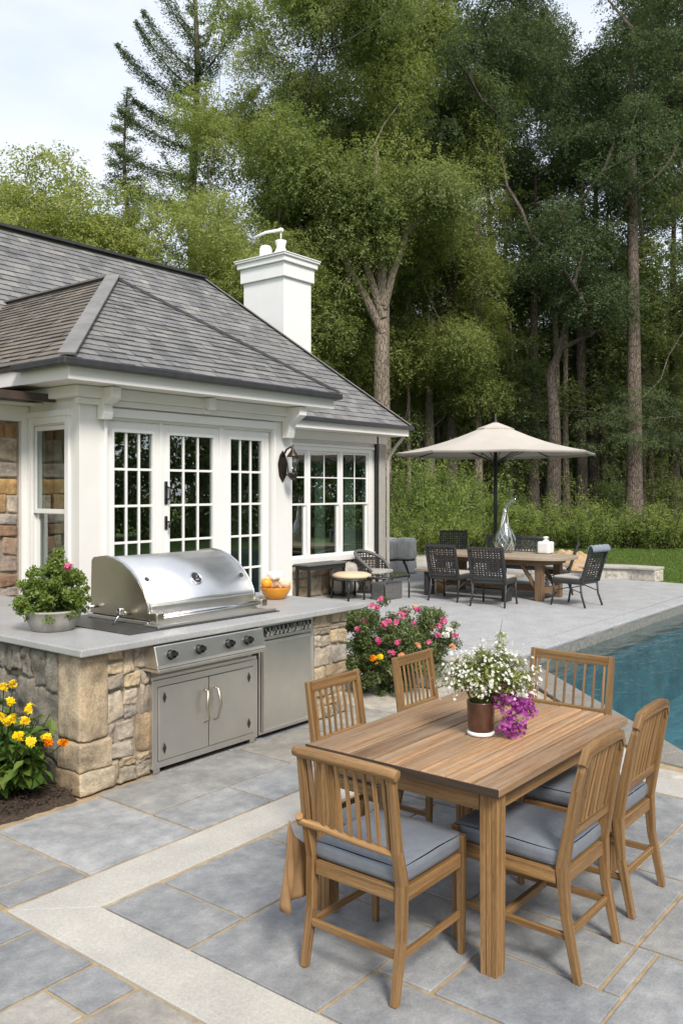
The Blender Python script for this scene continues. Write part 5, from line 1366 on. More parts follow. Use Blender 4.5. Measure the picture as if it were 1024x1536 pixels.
def make_conifer(name, seed, H, R, label, group=None, upsweep=.25, z0=.18, n=90, leaf=.12, per=46, mat='needle', r_base=.3, dense=1.0, gap=0.0, bark='bark_dark', droop=0.0, width=1.0, plumes=()):
    rng = np.random.default_rng(seed); rt = empty(name, (0, 0, 0), label, 'tree', group)
    nodes = [np.array([.08 * math.sin(i * .9 + seed), .08 * math.cos(i * 1.1 + seed), H * i / 14]) for i in range(15)]; par = [-1] + list(range(14))
    P = []; T = []; 
    mb = MB(); mb.tube([Vector(p) for p in nodes], [r_base * (1.25 if i == 0 else 1) * (1 - .95 * i / 14) + .012 for i in range(15)], 12, cap=False)
    for i in range(n):
        f = z0 + (1 - z0) * (i + rng.random()) / n; z = H * f; a = rng.random() * 2 * PI
        L = R * (1 - f) ** (.75 if width == 1 else .6) * rng.uniform(.65, 1.12) + .12
        if rng.random() < gap: continue
        segs = 7; base = np.array([.08 * math.sin(f * 14 * .9 + seed), .08 * math.cos(f * 14 * 1.1 + seed), z]); pts = []
        us = upsweep * rng.uniform(.7, 1.3)
        for s in range(segs + 1):
            t = s / segs; pts.append(base + np.array([math.cos(a), math.sin(a), 0]) * L * t * (1 - .12 * t) + np.array([0, 0, L * (us * t ** 1.8 - .10 * math.sin(PI * t) - droop * t * t)]))
        mb.tube([Vector(p) for p in pts], [max(.008, .035 * (1 - f) * (1 - s / segs) + .009) for s in range(segs + 1)], 5, cap=False)
        m = int(per * L * dense) + 6
        t = rng.random(m) ** .8; idx = np.minimum((t * segs).astype(int), segs - 1); fr = t * segs - idx; A = np.array(pts)
        p = A[idx] + (A[idx + 1] - A[idx]) * fr[:, None]; w = width * (.09 + .26 * L / max(R, 1) * np.sin(PI * np.clip(t * .85 + .1, 0, 1)))[:, None]
        off = rng.normal(size=(m, 3)) * w * np.array([1, 1, .45]); off[:, 2] -= np.abs(off[:, 0] + off[:, 1]) * .12
        P.append(p + off); T.append(np.clip(rng.normal(.45 + rng.normal() * .12, .2, m), 0, 1))
        if False: pass
    for (zb, L, rise, da) in plumes:  # long feathery boughs
        a = AZ + PI / 2 + da; segs = 9; pts = []
        for s in range(segs + 1):
            t = s / segs; pts.append(np.array([math.cos(a) * L * t, math.sin(a) * L * t, zb + rise * (t * .75 + .25 * t * t) - .15 * math.sin(PI * t)]))
        mb.tube([Vector(p) for p in pts], [.04 * (1 - s / segs) + .008 for s in range(segs + 1)], 5, cap=False)
        m = int(950 * L); t = rng.random(m) ** .9; idx = np.minimum((t * segs).astype(int), segs - 1); fr = t * segs - idx; A = np.array(pts)
        p = A[idx] + (A[idx + 1] - A[idx]) * fr[:, None]; w = (.05 + .22 * np.sin(PI * np.clip(.18 + t * .8, 0, 1)) * (.6 + .4 * np.abs(np.sin(t * 22))))[:, None]
        off = rng.normal(size=(m, 3)) * w * .8; off[:, 2] -= w[:, 0] * .5
        P.append(p + off); T.append(np.clip(rng.normal(.45, .2, m), 0, 1))
    P = np.concatenate(P); T = np.concatenate(T); k = len(P)
    out = P.copy(); out[:, 2] = 0; out /= (np.linalg.norm(out, axis=1, keepdims=True) + 1e-6); out[:, 2] = upsweep * .8
    tang = out + rng.normal(size=(k, 3)) * .5; nr = rng.normal(size=(k, 3)) * .6; nr[:, 2] += .9
    v = leaf_arrays(P, nr, leaf * rng.uniform(.7, 1.3, k), .34, rng, tang)
    mb.build('trunk', M[bark], rt, local=True); raw_mesh('crown', v, quads_of(len(v)), M[mat], T, rt)
    return rt
def put(t, px, d, rz=0, s=1.0, z=-.06, label=None, group=None):
    x, y = bearing(px, d); t.location = (x, y, z); t.rotation_euler = (0, 0, rz); t.scale = (s, s, s) if not isinstance(s, tuple) else s
    if label: t['label'] = label
    if group: t['group'] = group
    return t
FQ = 1.0
# --- the trees one can tell apart
G1 = 'trees at the front edge of the wood'
oak = make_tree('big_tree', 3, 22, 8.4, 4.0, 11.3, 21.0, 120, 1500, .11, 'leaf_mid', .32, 'tall tree with a bare brown trunk forking behind the chimney and house corner', group=G1, clump=(.75, 1.35), flat=.6, shape='oval', bark='bark', aspect=.45, limb=.27, taper=.35)
mb = MB()
for pts, r0 in (([(0, 7.1), (-.55, 8.2), (-1.15, 9.3), (-1.7, 10.5), (-2.2, 11.6)], .17), ([(0, 7.6), (-.35, 8.7), (-.75, 9.9), (-1.0, 11.3)], .17), ([(.02, 7.9), (.3, 9.0), (.7, 10.1), (.85, 11.6)], .16), ([(0, 8.0), (-.05, 9.6), (-.25, 11.4), (-.2, 13.0)], .19)):
    mb = MB(); m_ = len(pts); mb.tube([Vector((RGT[0] * u - FWD[0] * .35 * i / m_, RGT[1] * u - FWD[1] * .35 * i / m_, z)) for i, (u, z) in enumerate(pts)], [r0 * (1 - .62 * i / (m_ - 1)) for i in range(m_)], 10, cap=False)
    mb.build('limb', M['bark'], oak, local=True)
put(oak, 574, 28.5, 0)
lightA = make_tree('bright_tree', 8, 24, 9.5, 3.5, 6.0, 24, 220, 1400, .105, 'leaf_light', .30, 'bright yellow-green tree towering over the middle of the roof', group=G1, clump=(.8, 1.4), flat=.75, shape='oval', aspect=.42, droop=.15)
put(lightA, 468, 30.5, .3)
lightB = put(copy_tree(lightA), 535, 33, 2.1, 1.04, label='bright yellow-green tree just left of the forked brown trunk')
lightC = put(copy_tree(lightA), 645, 33.5, 4.0, .90, label='round-topped green tree right of the forked brown trunk')
lightD = put(copy_tree(lightA), 392, 29.5, 1.2, .72, label='shorter yellow-green tree between the big conifer and the bright tree')
roundA = make_tree('broadleaf_tree', 14, 12, 4.2, 4.2, 2.0, 11.2, 150, 1400, .10, 'leaf_light', .26, 'rounded green tree behind the left end of the main roof', group='rounded trees behind the house', clump=(.7, 1.25), flat=.7, shape='oval', aspect=.5)
put(roundA, 20, 26, 0, 1.0)
for px, d, rz, s, lab in ((125, 26, 1.4, .98, 'rounded green tree over the left half of the roof ridge'), (225, 26.5, 2.6, .93, 'rounded green tree under the tip of the small fir'), (318, 26.5, 3.9, .86, 'rounded green tree over the right end of the roof ridge'),
                          (375, 27.5, 5.0, .66, 'low rounded green tree just left of the white chimney'), (-75, 25, .7, 1.05, 'rounded green tree cut by the left edge of the photo'), (478, 30.5, .4, .50, 'low rounded green tree just right of the white chimney'),
                          (60, 23.0, 5.6, .62, 'small green tree peeping over the ridge at far left'), (180, 23.0, 2.2, .60, 'small green tree peeping over the ridge below the small fir')):
    put(copy_tree(roundA), px, d, rz, s, label=lab)
con1 = make_conifer('tall_conifer', 5, 26, 2.4, 'tall conifer with long upswept feathery boughs rising into the sky at left', upsweep=.8, n=60, per=300, leaf=.11, r_base=.30, gap=.0, z0=.34, width=.5, plumes=[(18.4, 2.1, 2.5, -.1), (17.0, 3.0, 2.3, .1), (16.2, 2.8, 1.5, -.35), (15.3, 2.9, 1.3, .25), (14.2, 3.0, 1.0, 0), (19.6, 1.5, 2.4, .2), (17.6, 2.4, 2.0, .6), (13.0, 2.9, .7, .4), (16.0, 2.6, 1.6, 3.0), (18, 2.2, 2.2, 2.7)])
put(con1, 292, 34, 0)
con2 = make_conifer('small_fir', 6, 18.2, 2.9, 'slim pointed fir standing alone against the sky at left', upsweep=.12, n=115, per=330, leaf=.10, r_base=.22, z0=.22)
put(con2, 190, 35, .4)
G2 = 'tall dark trees of the wood'
dk = make_tree('woodland_tree', 21, 25, 15, 4.6, 9.5, 25, 84, 1200, .115, 'leaf_dark', .26, 'dark tall tree with a thick grey trunk left of the parasol tip', group=G2, clump=(.7, 1.35), flat=.5, shape='oval', bark='bark_dark', aspect=.45, inner=.2)
put(dk, 676, 34, .5)
for px, d, rz, s, lab in ((735, 38, 2.0, 1.0, 'dark tall tree straight above the parasol pole'), (800, 35, 3.4, .97, 'dark tall tree a little right of the parasol tip'), (890, 37, 4.6, 1.05, 'dark tall tree above the right wing of the parasol'), (1010, 38, 5.5, 1.0, 'dark tall tree beside the red-barked trunk at right'), (1110, 33, .9, 1.0, 'dark tall tree at the right edge of the photo'),
                          (600, 41, 1.1, 1.05, 'dark tall tree behind the forked brown trunk'), (700, 45, 2.7, 1.1, 'dark tall tree deep in the wood left of the parasol'), (868, 41, 4.1, 1.12, 'dark tall tree deep in the wood right of the parasol'), (960, 46, 3.1, 1.1, 'dark tall tree deep in the wood behind the red-barked trunk'), (872, 36.5, 5.2, (1.0, 1.0, 1.12), 'dark tall tree filling the canopy above the right tip of the parasol'), (1075, 44, 1.7, 1.06, 'dark tall tree deep in the wood at the right edge')):
    put(copy_tree(dk), px, d, rz, s, label=lab)
yt = make_tree('spreading_tree', 33, 20, 6.2, 5.0, 8.5, 20, 72, 1200, .11, 'leaf_dark', .30, 'dark tree whose trunk forks low into a wide Y right of the parasol tip', group=G2, clump=(.7, 1.3), flat=.55, shape='top', bark='bark_dark', inner=.5, limb=.42, taper=.45)
put(yt, 828, 32, 1.0)
hem = make_tree('hemlock', 41, 26, 19, 4.2, 4.4, 26, 100, 1500, .10, 'needle', .31, 'tall red-barked conifer with layered sprays behind the hedge at right', group=G2, clump=(.6, 1.25), flat=.28, shape='cone', bark='bark_red', aspect=.3, inner=.3, up=.7)
put(hem, 950, 32, .2)
put(copy_tree(hem), 1045, 31, 2.4, .9, label='layered conifer cut by the right edge of the photo')
put(copy_tree(hem), 655, 38, 4.4, .85, label='layered conifer in the shade behind the green shrubs')
# slender trunks and saplings inside the wood
sap = make_tree('sapling', 52, 11, 9.5, 1.5, 3.5, 11.2, 30, 900, .10, 'leaf_mid', .095, 'slender young tree standing in the dark wood', group='slender young trees in the wood', clump=(.45, .9), flat=.5, bark='bark', inner=.1)
put(sap, 612, 33, 0, 1.1)
rr_ = random.Random(17)
for i in range(44):
    px = 480 + 620 * (i + rr_.random() * .9) / 44; d = rr_.uniform(32.5, 46)
    put(copy_tree(sap), px, d, rr_.uniform(0, 6.28), (lambda k: (k * rr_.uniform(.9, 1.5), k * rr_.uniform(.9, 1.5), k))(rr_.uniform(.9, 1.6)))
und = make_tree('undergrowth_bush', 61, 4, 1.8, 2.2, .3, 4.0, 60, 1100, .095, 'leaf_mid', .06, 'leafy bush in the shade under the trees', 'bush', 'bushes in the shade of the wood', clump=(.5, 1.0), flat=.6, bark='bark_dark')
put(und, 700, 36, 0)
for i in range(16):
    px = 560 + 560 * (i + rr_.random()) / 16; put(copy_tree(und), px, rr_.uniform(34, 44), rr_.uniform(0, 6.28), rr_.uniform(.4, .8))
# shrubs between terrace and wood
def make_shrub(name, seed, R, Hs, n, per, leaf, mat, label, group, stems=26, aspect=.3, spray=True, cat='shrub'):
    rng = np.random.default_rng(seed); rt = empty(name, (0, 0, 0), label, cat, group)
    mb = MB(); cs = []; rs_ = []
    for i in range(stems):
        a = rng.random() * 6.28; q = R * math.sqrt(rng.random()); h = Hs * (1 - .45 * (q / R) ** 2) * rng.uniform(.7, 1.12)
        b = np.array([q * .35 * math.cos(a), q * .35 * math.sin(a), 0]); e = np.array([q * math.cos(a) * 1.05, q * math.sin(a) * 1.05, h]); pts = []
        for s in range(7):
            t = s / 6; p = b + (e - b) * t + np.array([0, 0, .12 * Hs * math.sin(PI * t)]); p[:2] += (e - b)[:2] * .25 * t * t; pts.append(p)
            if s >= 1:
                k = .16 * Hs * (1.15 - .55 * t) * (R / Hs if R < Hs else 1) ** .5
                cs.append(p + rng.normal(size=3) * .06 * Hs); rs_.append((k * .75, k * .75, k))
        mb.tube([Vector(p) for p in pts], [.018 * (1 - s / 7) + .004 for s in range(7)], 5, cap=False)
    mb.build('stem', M['bark_dark'], rt, local=True)
    p, nn, s, t = cloud(rng, cs, rs_, per, leaf, up=1.0, lo=.15, spray=9)
    tang = rng.normal(size=(len(p), 3)) * .6 + np.array([0, 0, .3]) + np.concatenate([p[:, :2] * .3, np.zeros((len(p), 1))], 1)
    v = leaf_arrays(p, nn, s, aspect, rng, tang); raw_mesh('foliage', v, quads_of(len(v)), M[mat], t, rt)
    return rt
G3 = 'big loose shrubs beyond the terrace'
shr = make_shrub('green_shrub', 71, 2.0, 2.9, 0, 850, .12, 'leaf_shrub', 'big loose green shrub right of the house corner', G3, stems=34)
put(shr, 640, 27.5, 0, (1.05, 1.05, 1.15))
for px, d, rz, s, lab in ((595, 25.5, 1, .62, 'low round green shrub against the house corner'), (690, 29, 2, 1.0, 'loose green shrub behind the left wing of the parasol'), (730, 28.2, 3.5, .72, 'loose green shrub behind the parasol pole'), (618, 31, 4, 1.15, 'tall loose green shrub at the back beside the forked trunk'), (665, 26, 5, .6, 'small green shrub behind the farthest wicker chair')):
    put(copy_tree(shr), px, d, rz, s, label=lab)
hg = make_shrub('hedge_shrub', 81, 1.35, 1.75, 0, 1250, .105, 'leaf_shrub', 'low shrub in the long row along the back of the lawn', 'low shrubs in a row along the lawn', stems=30, aspect=.24)
put(hg, 745, 28.5, 0)
for i in range(15):
    px = 775 + 33 * i; put(copy_tree(hg), px, 28.6 + .35 * math.sin(i * 1.7), i * 1.3, (1, 1, .88 + .12 * math.sin(i * 2.1)))
yp = make_shrub('young_shrub', 91, .75, 2.6, 0, 900, .12, 'leaf_light', 'upright pale young shrub rising above the hedge under the parasol edge', None, stems=12)
put(yp, 862, 30.3, 0)

# far wood, one mass
rng = np.random.default_rng(4); cs = []; rs_ = []
for i in range(950):
    px = rng.uniform(-350, 1400); d = rng.uniform(50, 66); x, y = bearing(px, d); h = rng.uniform(.5, 1) ** .7 * 13
    cs.append((x, y, .6 + rng.uniform(.02, 1) * h)); k = rng.uniform(1.4, 2.6); rs_.append((k, k, k * .7))
fw = foliage('far_wood', rng, cs, rs_, 190, .28, .5, M['leaf_light'], up=.7); tag(fw, kind='stuff')
# wood on the other side of the garden, mirrored in the windows
cs = []; rs_ = []
for i in range(900):
    a = math.radians(rng.uniform(-112, -2)); d = rng.uniform(16.5, 20.5); x, y = 11 + d * math.cos(a), d * math.sin(a)
    cs.append((x, y, rng.uniform(0, 1) ** 1.2 * 13)); k = rng.uniform(.9, 1.6); rs_.append((k, k, k * .7))
fw2 = foliage('wood_across_garden', rng, cs, rs_, 190, .24, .55, M['leaf_mid']); tag(fw2, kind='stuff')

# lawn grass
rng = np.random.default_rng(9); n = 90000
px = rng.uniform(560, 1090, n); d = np.sqrt(rng.uniform(17.0 ** 2, 29.5 ** 2, n)); tt = (px - 512) / 1300
x = d * (FWD[0] + tt * RGT[0]); y = d * (FWD[1] + tt * RGT[1])
keep = (x > 18.75) | ((x > 18.05) & (y < 5.9)) ; keep &= (y > 4.95) & ~((y > 8.6 + .47 * (x - 17.9)) )
x, y = x[keep], y[keep]; n = len(x); h = rng.uniform(.05, .10, n)
pos = np.stack([x, y, -.07 + h * .5], 1); tang = rng.normal(size=(n, 3)) * .35; tang[:, 2] = 1
nr = rng.normal(size=(n, 3)); nr[:, 2] *= .2
v = leaf_arrays(pos, nr, h * 1.2, .22, rng, tang); tag(raw_mesh('lawn_grass', v, quads_of(len(v)), M['grass'], rng.random(n)), kind='stuff')

# ------------------------------------------------------------------ flowers
def petals(rng, heads, npet, size, spread, aspect=.75):
    P = []; Nn = []; Tn = []; S = []
    for (c, nrm) in heads:
        nrm = np.array(nrm) / np.linalg.norm(nrm); a = np.cross(nrm, [0.3, .2, .9]); a /= np.linalg.norm(a); b = np.cross(nrm, a); o = rng.random() * 6
        for k in range(npet):
            th = o + 2 * PI * k / npet; dr = a * math.cos(th) + b * math.sin(th)
            P.append(np.array(c) + dr * size * .5 + nrm * rng.uniform(0, .2) * size); Nn.append(nrm - dr * spread + rng.normal(size=3) * .15); Tn.append(dr); S.append(size * rng.uniform(.8, 1.2))
    v = leaf_arrays(np.array(P), np.array(Nn), np.array(S), aspect, rng, np.array(Tn)); return v
def flower_head(name, rng, c, r, nfl, fs, mat, parent, out, npet=5):
    if npet == 6: r = r * .78; fs = fs * .8
    heads = []
    for i in range(nfl):
        d = rng.normal(size=3) + np.array(out) * 1.2; d /= np.linalg.norm(d); heads.append((np.array(c) + d * r * rng.uniform(.4, 1) * np.array([1, 1, .75]), d + rng.normal(size=3) * .3))
    v = petals(rng, heads, npet, fs, .35); nv = len(v)
    base = np.array(parent.location); v = v - base
    return raw_mesh(name, v, quads_of(nv), M[mat], np.clip(np.repeat(rng.normal(.5, .3, nfl), npet), 0, 1), parent)
def bush(name, loc, label, cat, seed, lobes, per, leaf, mat, stems=16, group=None, aspect=.5, up=.3):
    rng = np.random.default_rng(seed); rt = empty(name, loc, label, cat, group); cs = []; rs_ = []
    mb = MB()
    for (c, R) in lobes:
        for i in range(int(60 * R[0] * R[2] / .12)):
            d, _ = ball(rng, 1, .35); q = np.array(c) + d[0] * np.array(R)
            if q[2] < .03: continue
            cs.append(q); k = rng.uniform(.05, .1) * (R[0] / .3) ** .5; rs_.append((k, k, k * .8))
        for i in range(stems):
            d, _ = ball(rng, 1, .5); q = np.array(c) + d[0] * np.array(R) * .9
            b = np.array([c[0] * .6 + rng.normal() * .03, c[1] * .6 + rng.normal() * .03, 0]); mb.tube([Vector(b), Vector(b * .5 + q * .5 + np.array([0, 0, .04])), Vector(q)], [.007, .005, .003], 5, cap=False)
    mb.build('stem', M['bark'], rt, local=True)
    foliage('foliage', rng, cs, rs_, per, leaf, aspect, M[mat], rt, up=up, lo=.1)
    return rt, rng
# pink flowering bush at the counter end
BX, BY = 6.62, 4.78
pb, rng = bush('flowering_bush', (BX, BY, 0), 'rounded bush with pink flowers between the counter end and the terrace', 'bush', 5,
               [((-.02, -.04, .50), (.43, .43, .40)), ((-.02, .0, .25), (.42, .42, .26)), ((.52, -.22, .46), (.24, .24, .26)), ((.42, -.18, .22), (.28, .28, .2))], 32000, .030, 'leaf_bush')
def on_bush(px, py, d):  # a point of the bush's outer surface given by bearing and height
    x, y = bearing(px, d); return (x, y, CAM_H + (735 - py) * d / 1300)
for (px, py, d, r, mt) in ((571, 899, 8.15, .035, 'pet_pink'), (557, 909, 8.05, .04, 'pet_pink'), (566, 912, 8.02, .035, 'pet_pink'), (600, 924, 7.8, .045, 'pet_pink'), (546, 931, 7.95, .038, 'pet_pink'), (536, 944, 7.95, .034, 'pet_pink'),
                            (576, 938, 7.72, .05, 'pet_pink'), (582, 933, 7.72, .04, 'pet_pink'), (594, 933, 7.75, .025, 'pet_pink'), (605, 918, 7.9, .03, 'pet_pink'), (567, 962, 7.66, .04, 'pet_pink'), (595, 964, 7.66, .036, 'pet_pink'), (622, 912, 8.15, .028, 'pet_salmon'), (626, 915, 8.1, .03, 'pet_pink'),
                            (588, 981, 7.62, .042, 'pet_pink'), (602, 983, 7.65, .03, 'pet_salmon'), (637, 945, 8.2, .03, 'pet_pink'), (646, 940, 8.15, .032, 'pet_salmon'), (659, 940, 8.1, .035, 'pet_pink'), (665, 931, 8.1, .04, 'pet_pink'), (656, 953, 8.0, .038, 'pet_pink'),
                            (681, 953, 8.1, .036, 'pet_pink'), (672, 945, 8.05, .045, 'pet_white'), (667, 953, 7.98, .04, 'pet_white'), (678, 970, 8.05, .035, 'pet_salmon'), (626, 968, 7.9, .028, 'pet_salmon'), (560, 990, 7.62, .05, 'pet_orange'), (569, 986, 7.62, .035, 'pet_yellow'), (642, 963, 8.0, .022, 'pet_pink'), (620, 935, 7.9, .022, 'pet_pink')):
    c = on_bush(px, py, d); flower_head('flower_cluster', rng, c, r, 11, .022, mt, pb, (-.6, -.6, .6))
# stone-edged tan planter rim by the bush
mb = MB(); mb.rbox((7.25, 4.62, .10), (.34, .22, .10), .07, 5, fn=rock_fn(5, .02, 4)); tag(mb.build('edging_stone', M['tanpaving'], merge=True), 'smooth tan edging stone right of the pink flowering bush', 'stone')

# yellow flowering plant, broad leaves
YX, YY = 2.86, 5.0
rng = np.random.default_rng(12); yb = empty('yellow_flower_plant', (YX, YY, .03), 'leafy plant with yellow blossoms in the mulch bed beside the stone counter', 'plant')
mb = MB(); P = []; Nn = []; S = []; T = []; TG = []
for i in range(90):
    a = rng.random() * 6.28; q = .40 * math.sqrt(rng.random()); h = rng.uniform(.22, .62) * (1 - .4 * q); e = np.array([q * math.cos(a) * .6, q * math.sin(a) * 1.15, h]); b = np.array([e[0] * .3, e[1] * .3, 0])
    mb.tube([Vector(b), Vector(b * .4 + e * .6 + np.array([0, 0, .03])), Vector(e)], [.006, .005, .003], 5, cap=False)
    for s in range(9):
        t = rng.uniform(.25, 1); p = b + (e - b) * t; th = rng.random() * 6.28; o = np.array([math.cos(th), math.sin(th), rng.uniform(-.35, .35)])
        L = rng.uniform(.09, .16) * (1.15 - .45 * t); P.append(p + o * L * .55); Nn.append(np.array([o[0] * .3, o[1] * .3, 1]) + rng.normal(size=3) * .3); S.append(L); TG.append(o); T.append(np.clip(rng.normal(.45, .25), 0, 1))
mb.build('stem', M['leaf_broad'], yb, local=True)
# broad leaves: two facets each along a midrib, pointed
P, Nn, S, TG, T = map(np.array, (P, Nn, S, TG, T)); n = len(P)
nn = Nn / np.linalg.norm(Nn, axis=1, keepdims=True); t = TG - nn * (TG * nn).sum(1, keepdims=True); t /= np.linalg.norm(t, axis=1, keepdims=True); b = np.cross(nn, t); L = S[:, None]
A = P - t * L * .5; Bq = P + b * L * .26 + nn * L * .09 - t * L * .1; Cq = P + t * L * .55 - nn * L * .10; Dq = P - b * L * .26 + nn * L * .09 - t * L * .1; Mq = P + t * L * .1 - nn * L * .01; B2 = P + b * L * .2 + nn * L * .06 + t * L * .2; D2 = P - b * L * .2 + nn * L * .06 + t * L * .2
v = np.stack([A, Bq, B2, Mq, Mq, B2, Cq, D2, A, Mq, D2, Dq], 1).reshape(-1, 3); raw_mesh('foliage', v, quads_of(len(v)), M['leaf_broad'], np.repeat(T, 3), yb)
for (px, py, d, r) in ((6, 1030, 5.15, .035), (20, 1026, 5.2, .03), (17, 1052, 5.1, .028), (47, 1063, 5.15, .042), (22, 1079, 5.0, .045), (38, 1082, 5.0, .036), (14, 1082, 5.05, .03), (29, 1104, 4.92, .04), (46, 1113, 4.92, .034), (70, 1107, 5.1, .034), (73, 1114, 5.08, .026), (95, 1115, 5.2, .026), (3, 1075, 5.1, .03)):
    c = on_bush(px, py, d)
    b = Vector((YX + (c[0] - YX) * .35, YY + (c[1] - YY) * .35, .05)); mb = MB(); mb.tube([b, b.lerp(Vector(c), .6) + Vector((0, 0, .03)), Vector(c)], [.005, .004, .003], 5, cap=False)
    h = flower_head('blossom', rng, c, r, 8, .03, 'pet_yellow' if px < 60 or px == 70 else 'pet_orange', yb, (-.5, -.4, .6), npet=6)
    mb.build('flower_stem', M['leaf_broad'], yb).parent = h
    for o in h.children: o.location = (0, 0, 0)
# plant in the stone bowl
rng = np.random.default_rng(15); pl = empty('potted_plant', (3.45, 5.32, 1.05), 'bushy small-leaved plant with one red flower, growing in the stone bowl', 'plant'); cs = []; rs_ = []; mb = MB()
for i in range(230):
    d, _ = ball(rng, 1, .2); q = d[0] * np.array([.255, .255, .225]) * (1 + .05 * rng.normal()) + np.array([0, 0, .12])
    if q[2] < -.03: q[2] = -.03 + .02 * rng.random()
    if q[2] < .02 and np.hypot(q[0], q[1]) < .15: continue
    cs.append(q); k = rng.uniform(.03, .055); rs_.append((k, k, k * .8))
    if i % 5 == 0: mb.tube([Vector((q[0] * .2, q[1] * .2, 0)), Vector(q * .6 + np.array([0, 0, .03])), Vector(q)], [.004, .003, .002], 5, cap=False)
for i in range(4): q = np.array([.03, .02, .34 + .022 * i]); cs.append(q + rng.normal(size=3) * .02); rs_.append((.06 - .007 * i,) * 3)
mb.tube([(.03, .02, .2), (.035, .02, .45), (.02, .03, .52)], [.004, .003, .002], 5, cap=False); mb.build('stem', M['leaf_broad'], pl, local=True)
foliage('foliage', rng, cs, rs_, 34000, .027, .55, M['leaf_pot'], pl, up=.4, lo=.05)
flower_head('flower', rng, on_bush(101, 851, 5.85), .028, 9, .022, 'pet_pink', pl, (-.5, -.5, .6))['label'] = 'single red-pink flower'
# bouquet in the vase: white sprays, and a purple bunch hanging out
rng = np.random.default_rng(18); VX, VY, VZ = 3.565, 2.02, .905
wb = empty('white_bouquet', (VX, VY, VZ), 'loose bouquet of small white flowers standing in the brown vase', 'bouquet'); cs = []; rs_ = []; mb = MB(); heads = []
for i in range(170):
    a = rng.random() * 6.28; el = math.acos(1 - rng.random() * .95); r = rng.uniform(.6, 1.0)
    ex = np.array([RGT[0], RGT[1], 0]) * math.cos(a) * math.sin(el) * .245 + np.array([FWD[0], FWD[1], 0]) * math.sin(a) * math.sin(el) * .17 + np.array([0, 0, 1]) * math.cos(el) * .21
    e = ex * r + np.array([RGT[0] * .045, RGT[1] * .045, .055]); b = np.array([rng.normal() * .02, rng.normal() * .02, -.02])
    pts = [b, b * .35 + e * .55 + np.array([0, 0, .05]), e]; mb.tube([Vector(p) for p in pts], [.0022, .0018, .001], 4, cap=False)
    for s in range(4): t = rng.uniform(.4, .97); cs.append(b + (e - b) * t + np.array([0, 0, .04 * math.sin(PI * t)]) + rng.normal(size=3) * .008); rs_.append((.024, .024, .022))
    for s in range(6 if r > .7 else 2): d = e / np.linalg.norm(e) + rng.normal(size=3) * .5; heads.append((e + rng.normal(size=3) * .026, d))
# tall sprig at the back right
for i in range(10):
    e = np.array([RGT[0] * (.10 + .02 * rng.normal()), RGT[1] * (.10 + .02 * rng.normal()), .20 + .014 * i - .01]) ; 
    for s in range(4): heads.append((e + rng.normal(size=3) * .022, rng.normal(size=3) + np.array([0, 0, .5])))
    cs.append(e); rs_.append((.025, .025, .02))
mb.tube([(0, 0, 0), (RGT[0] * .07, RGT[1] * .07, .2), (RGT[0] * .10, RGT[1] * .10, .38)], [.003, .002, .001], 5, cap=False)
mb.build('stem', M['leaf_bouquet'], wb, local=True); foliage('foliage', rng, cs, rs_, 42000, .0165, .35, M['leaf_bouquet'], wb, up=.2, lo=.0)
v = petals(rng, heads, 5, .0092, .3); raw_mesh('blossoms', v, quads_of(len(v)), M['pet_white'], np.clip(np.repeat(rng.normal(.6, .3, len(heads)), 5), 0, 1), wb)
pu = empty('purple_bouquet', (VX, VY, VZ - .005), 'bunch of purple flowers drooping over the right side of the brown vase', 'bouquet'); heads = []; cs = []; rs_ = []; mb = MB()
RV = np.array([RGT[0], RGT[1], 0]); FV = np.array([FWD[0], FWD[1], 0])
for i in range(64):
    t = rng.random(); c = RV * (.075 + .13 * t) - FV * (.055 + .03 * math.sin(i)) + np.array([0, 0, .03 - .035 * t])
    if rng.random() < .35: c = RV * (.10 + .05 * rng.random()) - FV * .06 + np.array([0, 0, -.02 - .10 * rng.random()])
    c = c + rng.normal(size=3) * np.array([.018, .018, .022])
    for s in range(8): heads.append((c + rng.normal(size=3) * .014, -FV * .6 + np.array([0, 0, .4]) + rng.normal(size=3) * .6))
    if i % 2 == 0: cs.append(c); rs_.append((.02, .02, .018))
    if i % 4 == 0: mb.tube([Vector((0, 0, -.02)), Vector(RV * .05 - FV * .05 + np.array([0, 0, .045])), Vector(c)], [.0022, .0018, .0012], 4, cap=False)
mb.build('stem', M['leaf_bouquet'], pu, local=True); foliage('foliage', rng, cs, rs_, 9000, .013, .4, M['leaf_dark'], pu, lo=.0)
v = petals(rng, heads, 5, .0115, .3); raw_mesh('blossoms', v, quads_of(len(v)), M['pet_purple'], np.clip(np.repeat(rng.normal(.5, .32, len(heads)), 5), 0, 1), pu)
# mulch chips
rng = np.random.default_rng(22); n = 6500; x = rng.uniform(1.6, 3.12, n); y = rng.uniform(4.58, 6.2, n); p = np.stack([x, y, .045 + rng.uniform(0, .012, n)], 1)
nr = rng.normal(size=(n, 3)) * .5; nr[:, 2] += 1; v = leaf_arrays(p, nr, rng.uniform(.015, .04, n), .35, rng); tag(raw_mesh('mulch_chips', v, quads_of(len(v)), M['mulch'], rng.random(n)), kind='stuff')
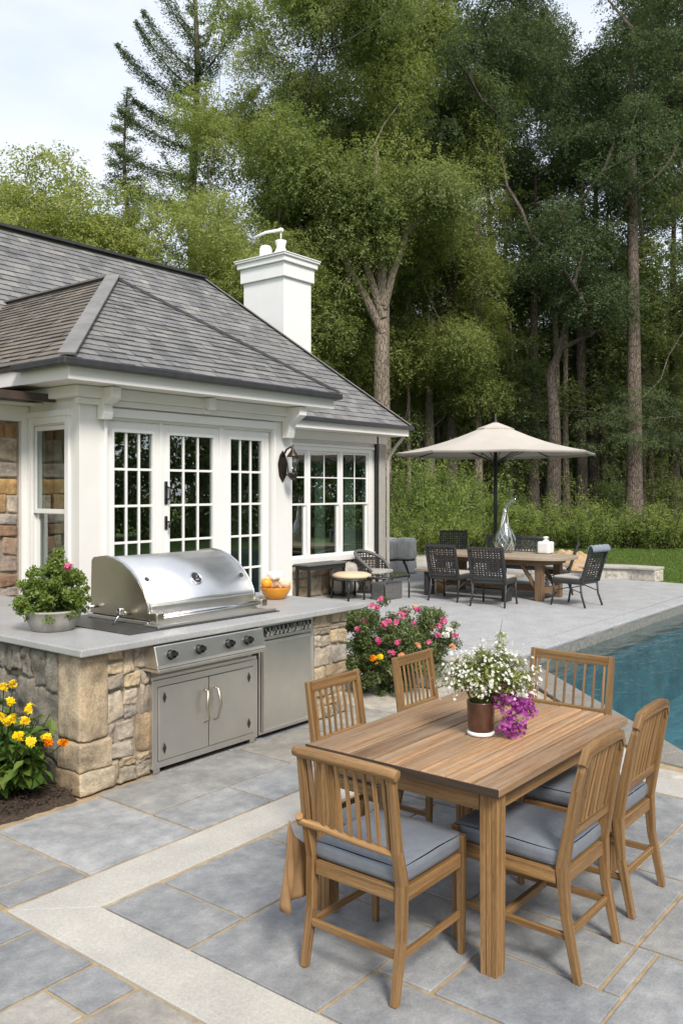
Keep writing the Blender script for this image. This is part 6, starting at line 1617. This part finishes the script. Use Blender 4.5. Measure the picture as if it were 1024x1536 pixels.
# ================================================================== LIGHT, SKY, CAMERA
SUN_AZ, SUN_EL = math.radians(238), math.radians(45)   # direction the sun stands in, from +x towards +y
w = bpy.data.worlds.new('World'); scn.world = w; w.use_nodes = True; nt = w.node_tree; nt.nodes.clear(); n = N(nt)
sky = n('TexSky', sky_type='NISHITA', sun_disc=False, sun_elevation=SUN_EL, sun_rotation=math.radians(90) - SUN_AZ, air_density=1.0, dust_density=1.6, ozone_density=1.0).outputs[0]
g = n.coords('Generated')
cl = n.noise(n.mapping(g, (1, 1, 2.6)), 1.9, 7, .55)
cloud_f = n.ramp(cl, [(.28, (.45,) * 3), (.58, (.97,) * 3)])
col = n.mix(cloud_f, sky, (4.15, 4.35, 4.75))
bg = n('Background', {'Color': col, 'Strength': .12}).outputs[0]
n('OutputWorld', {'Surface': bg})
ld = bpy.data.lights.new('sun', 'SUN'); ld.energy = 2.1; ld.angle = math.radians(15); ld.color = (1.0, .94, .85)
lo = bpy.data.objects.new('sun', ld); COL.objects.link(lo)
dv = Vector((math.cos(SUN_AZ) * math.cos(SUN_EL), math.sin(SUN_AZ) * math.cos(SUN_EL), math.sin(SUN_EL)))
lo.rotation_euler = dv.to_track_quat('Z', 'Y').to_euler(); lo.location = (0, 0, 30)
cd = bpy.data.cameras.new('camera'); cam = bpy.data.objects.new('camera', cd); COL.objects.link(cam)
cam.location = (0, 0, CAM_H); cam.rotation_euler = (PI / 2, 0, AZ - PI / 2)
cd.sensor_fit = 'AUTO'; cd.sensor_width = 36; cd.lens = 36 * 1300 / 1536; cd.shift_y = -33 / 1536; cd.clip_start = .05; cd.clip_end = 600
scn.camera = cam
scn.view_settings.view_transform = 'Standard'; scn.view_settings.look = 'None'; scn.view_settings.exposure = 1.05; scn.view_settings.gamma = 1
scn.render.engine = 'CYCLES'; c = scn.cycles
c.use_denoising = True; c.max_bounces = 8; c.diffuse_bounces = 5; c.glossy_bounces = 3; c.transmission_bounces = 4; c.transparent_max_bounces = 12; c.caustics_reflective = False; c.caustics_refractive = False; c.sample_clamp_indirect = 6
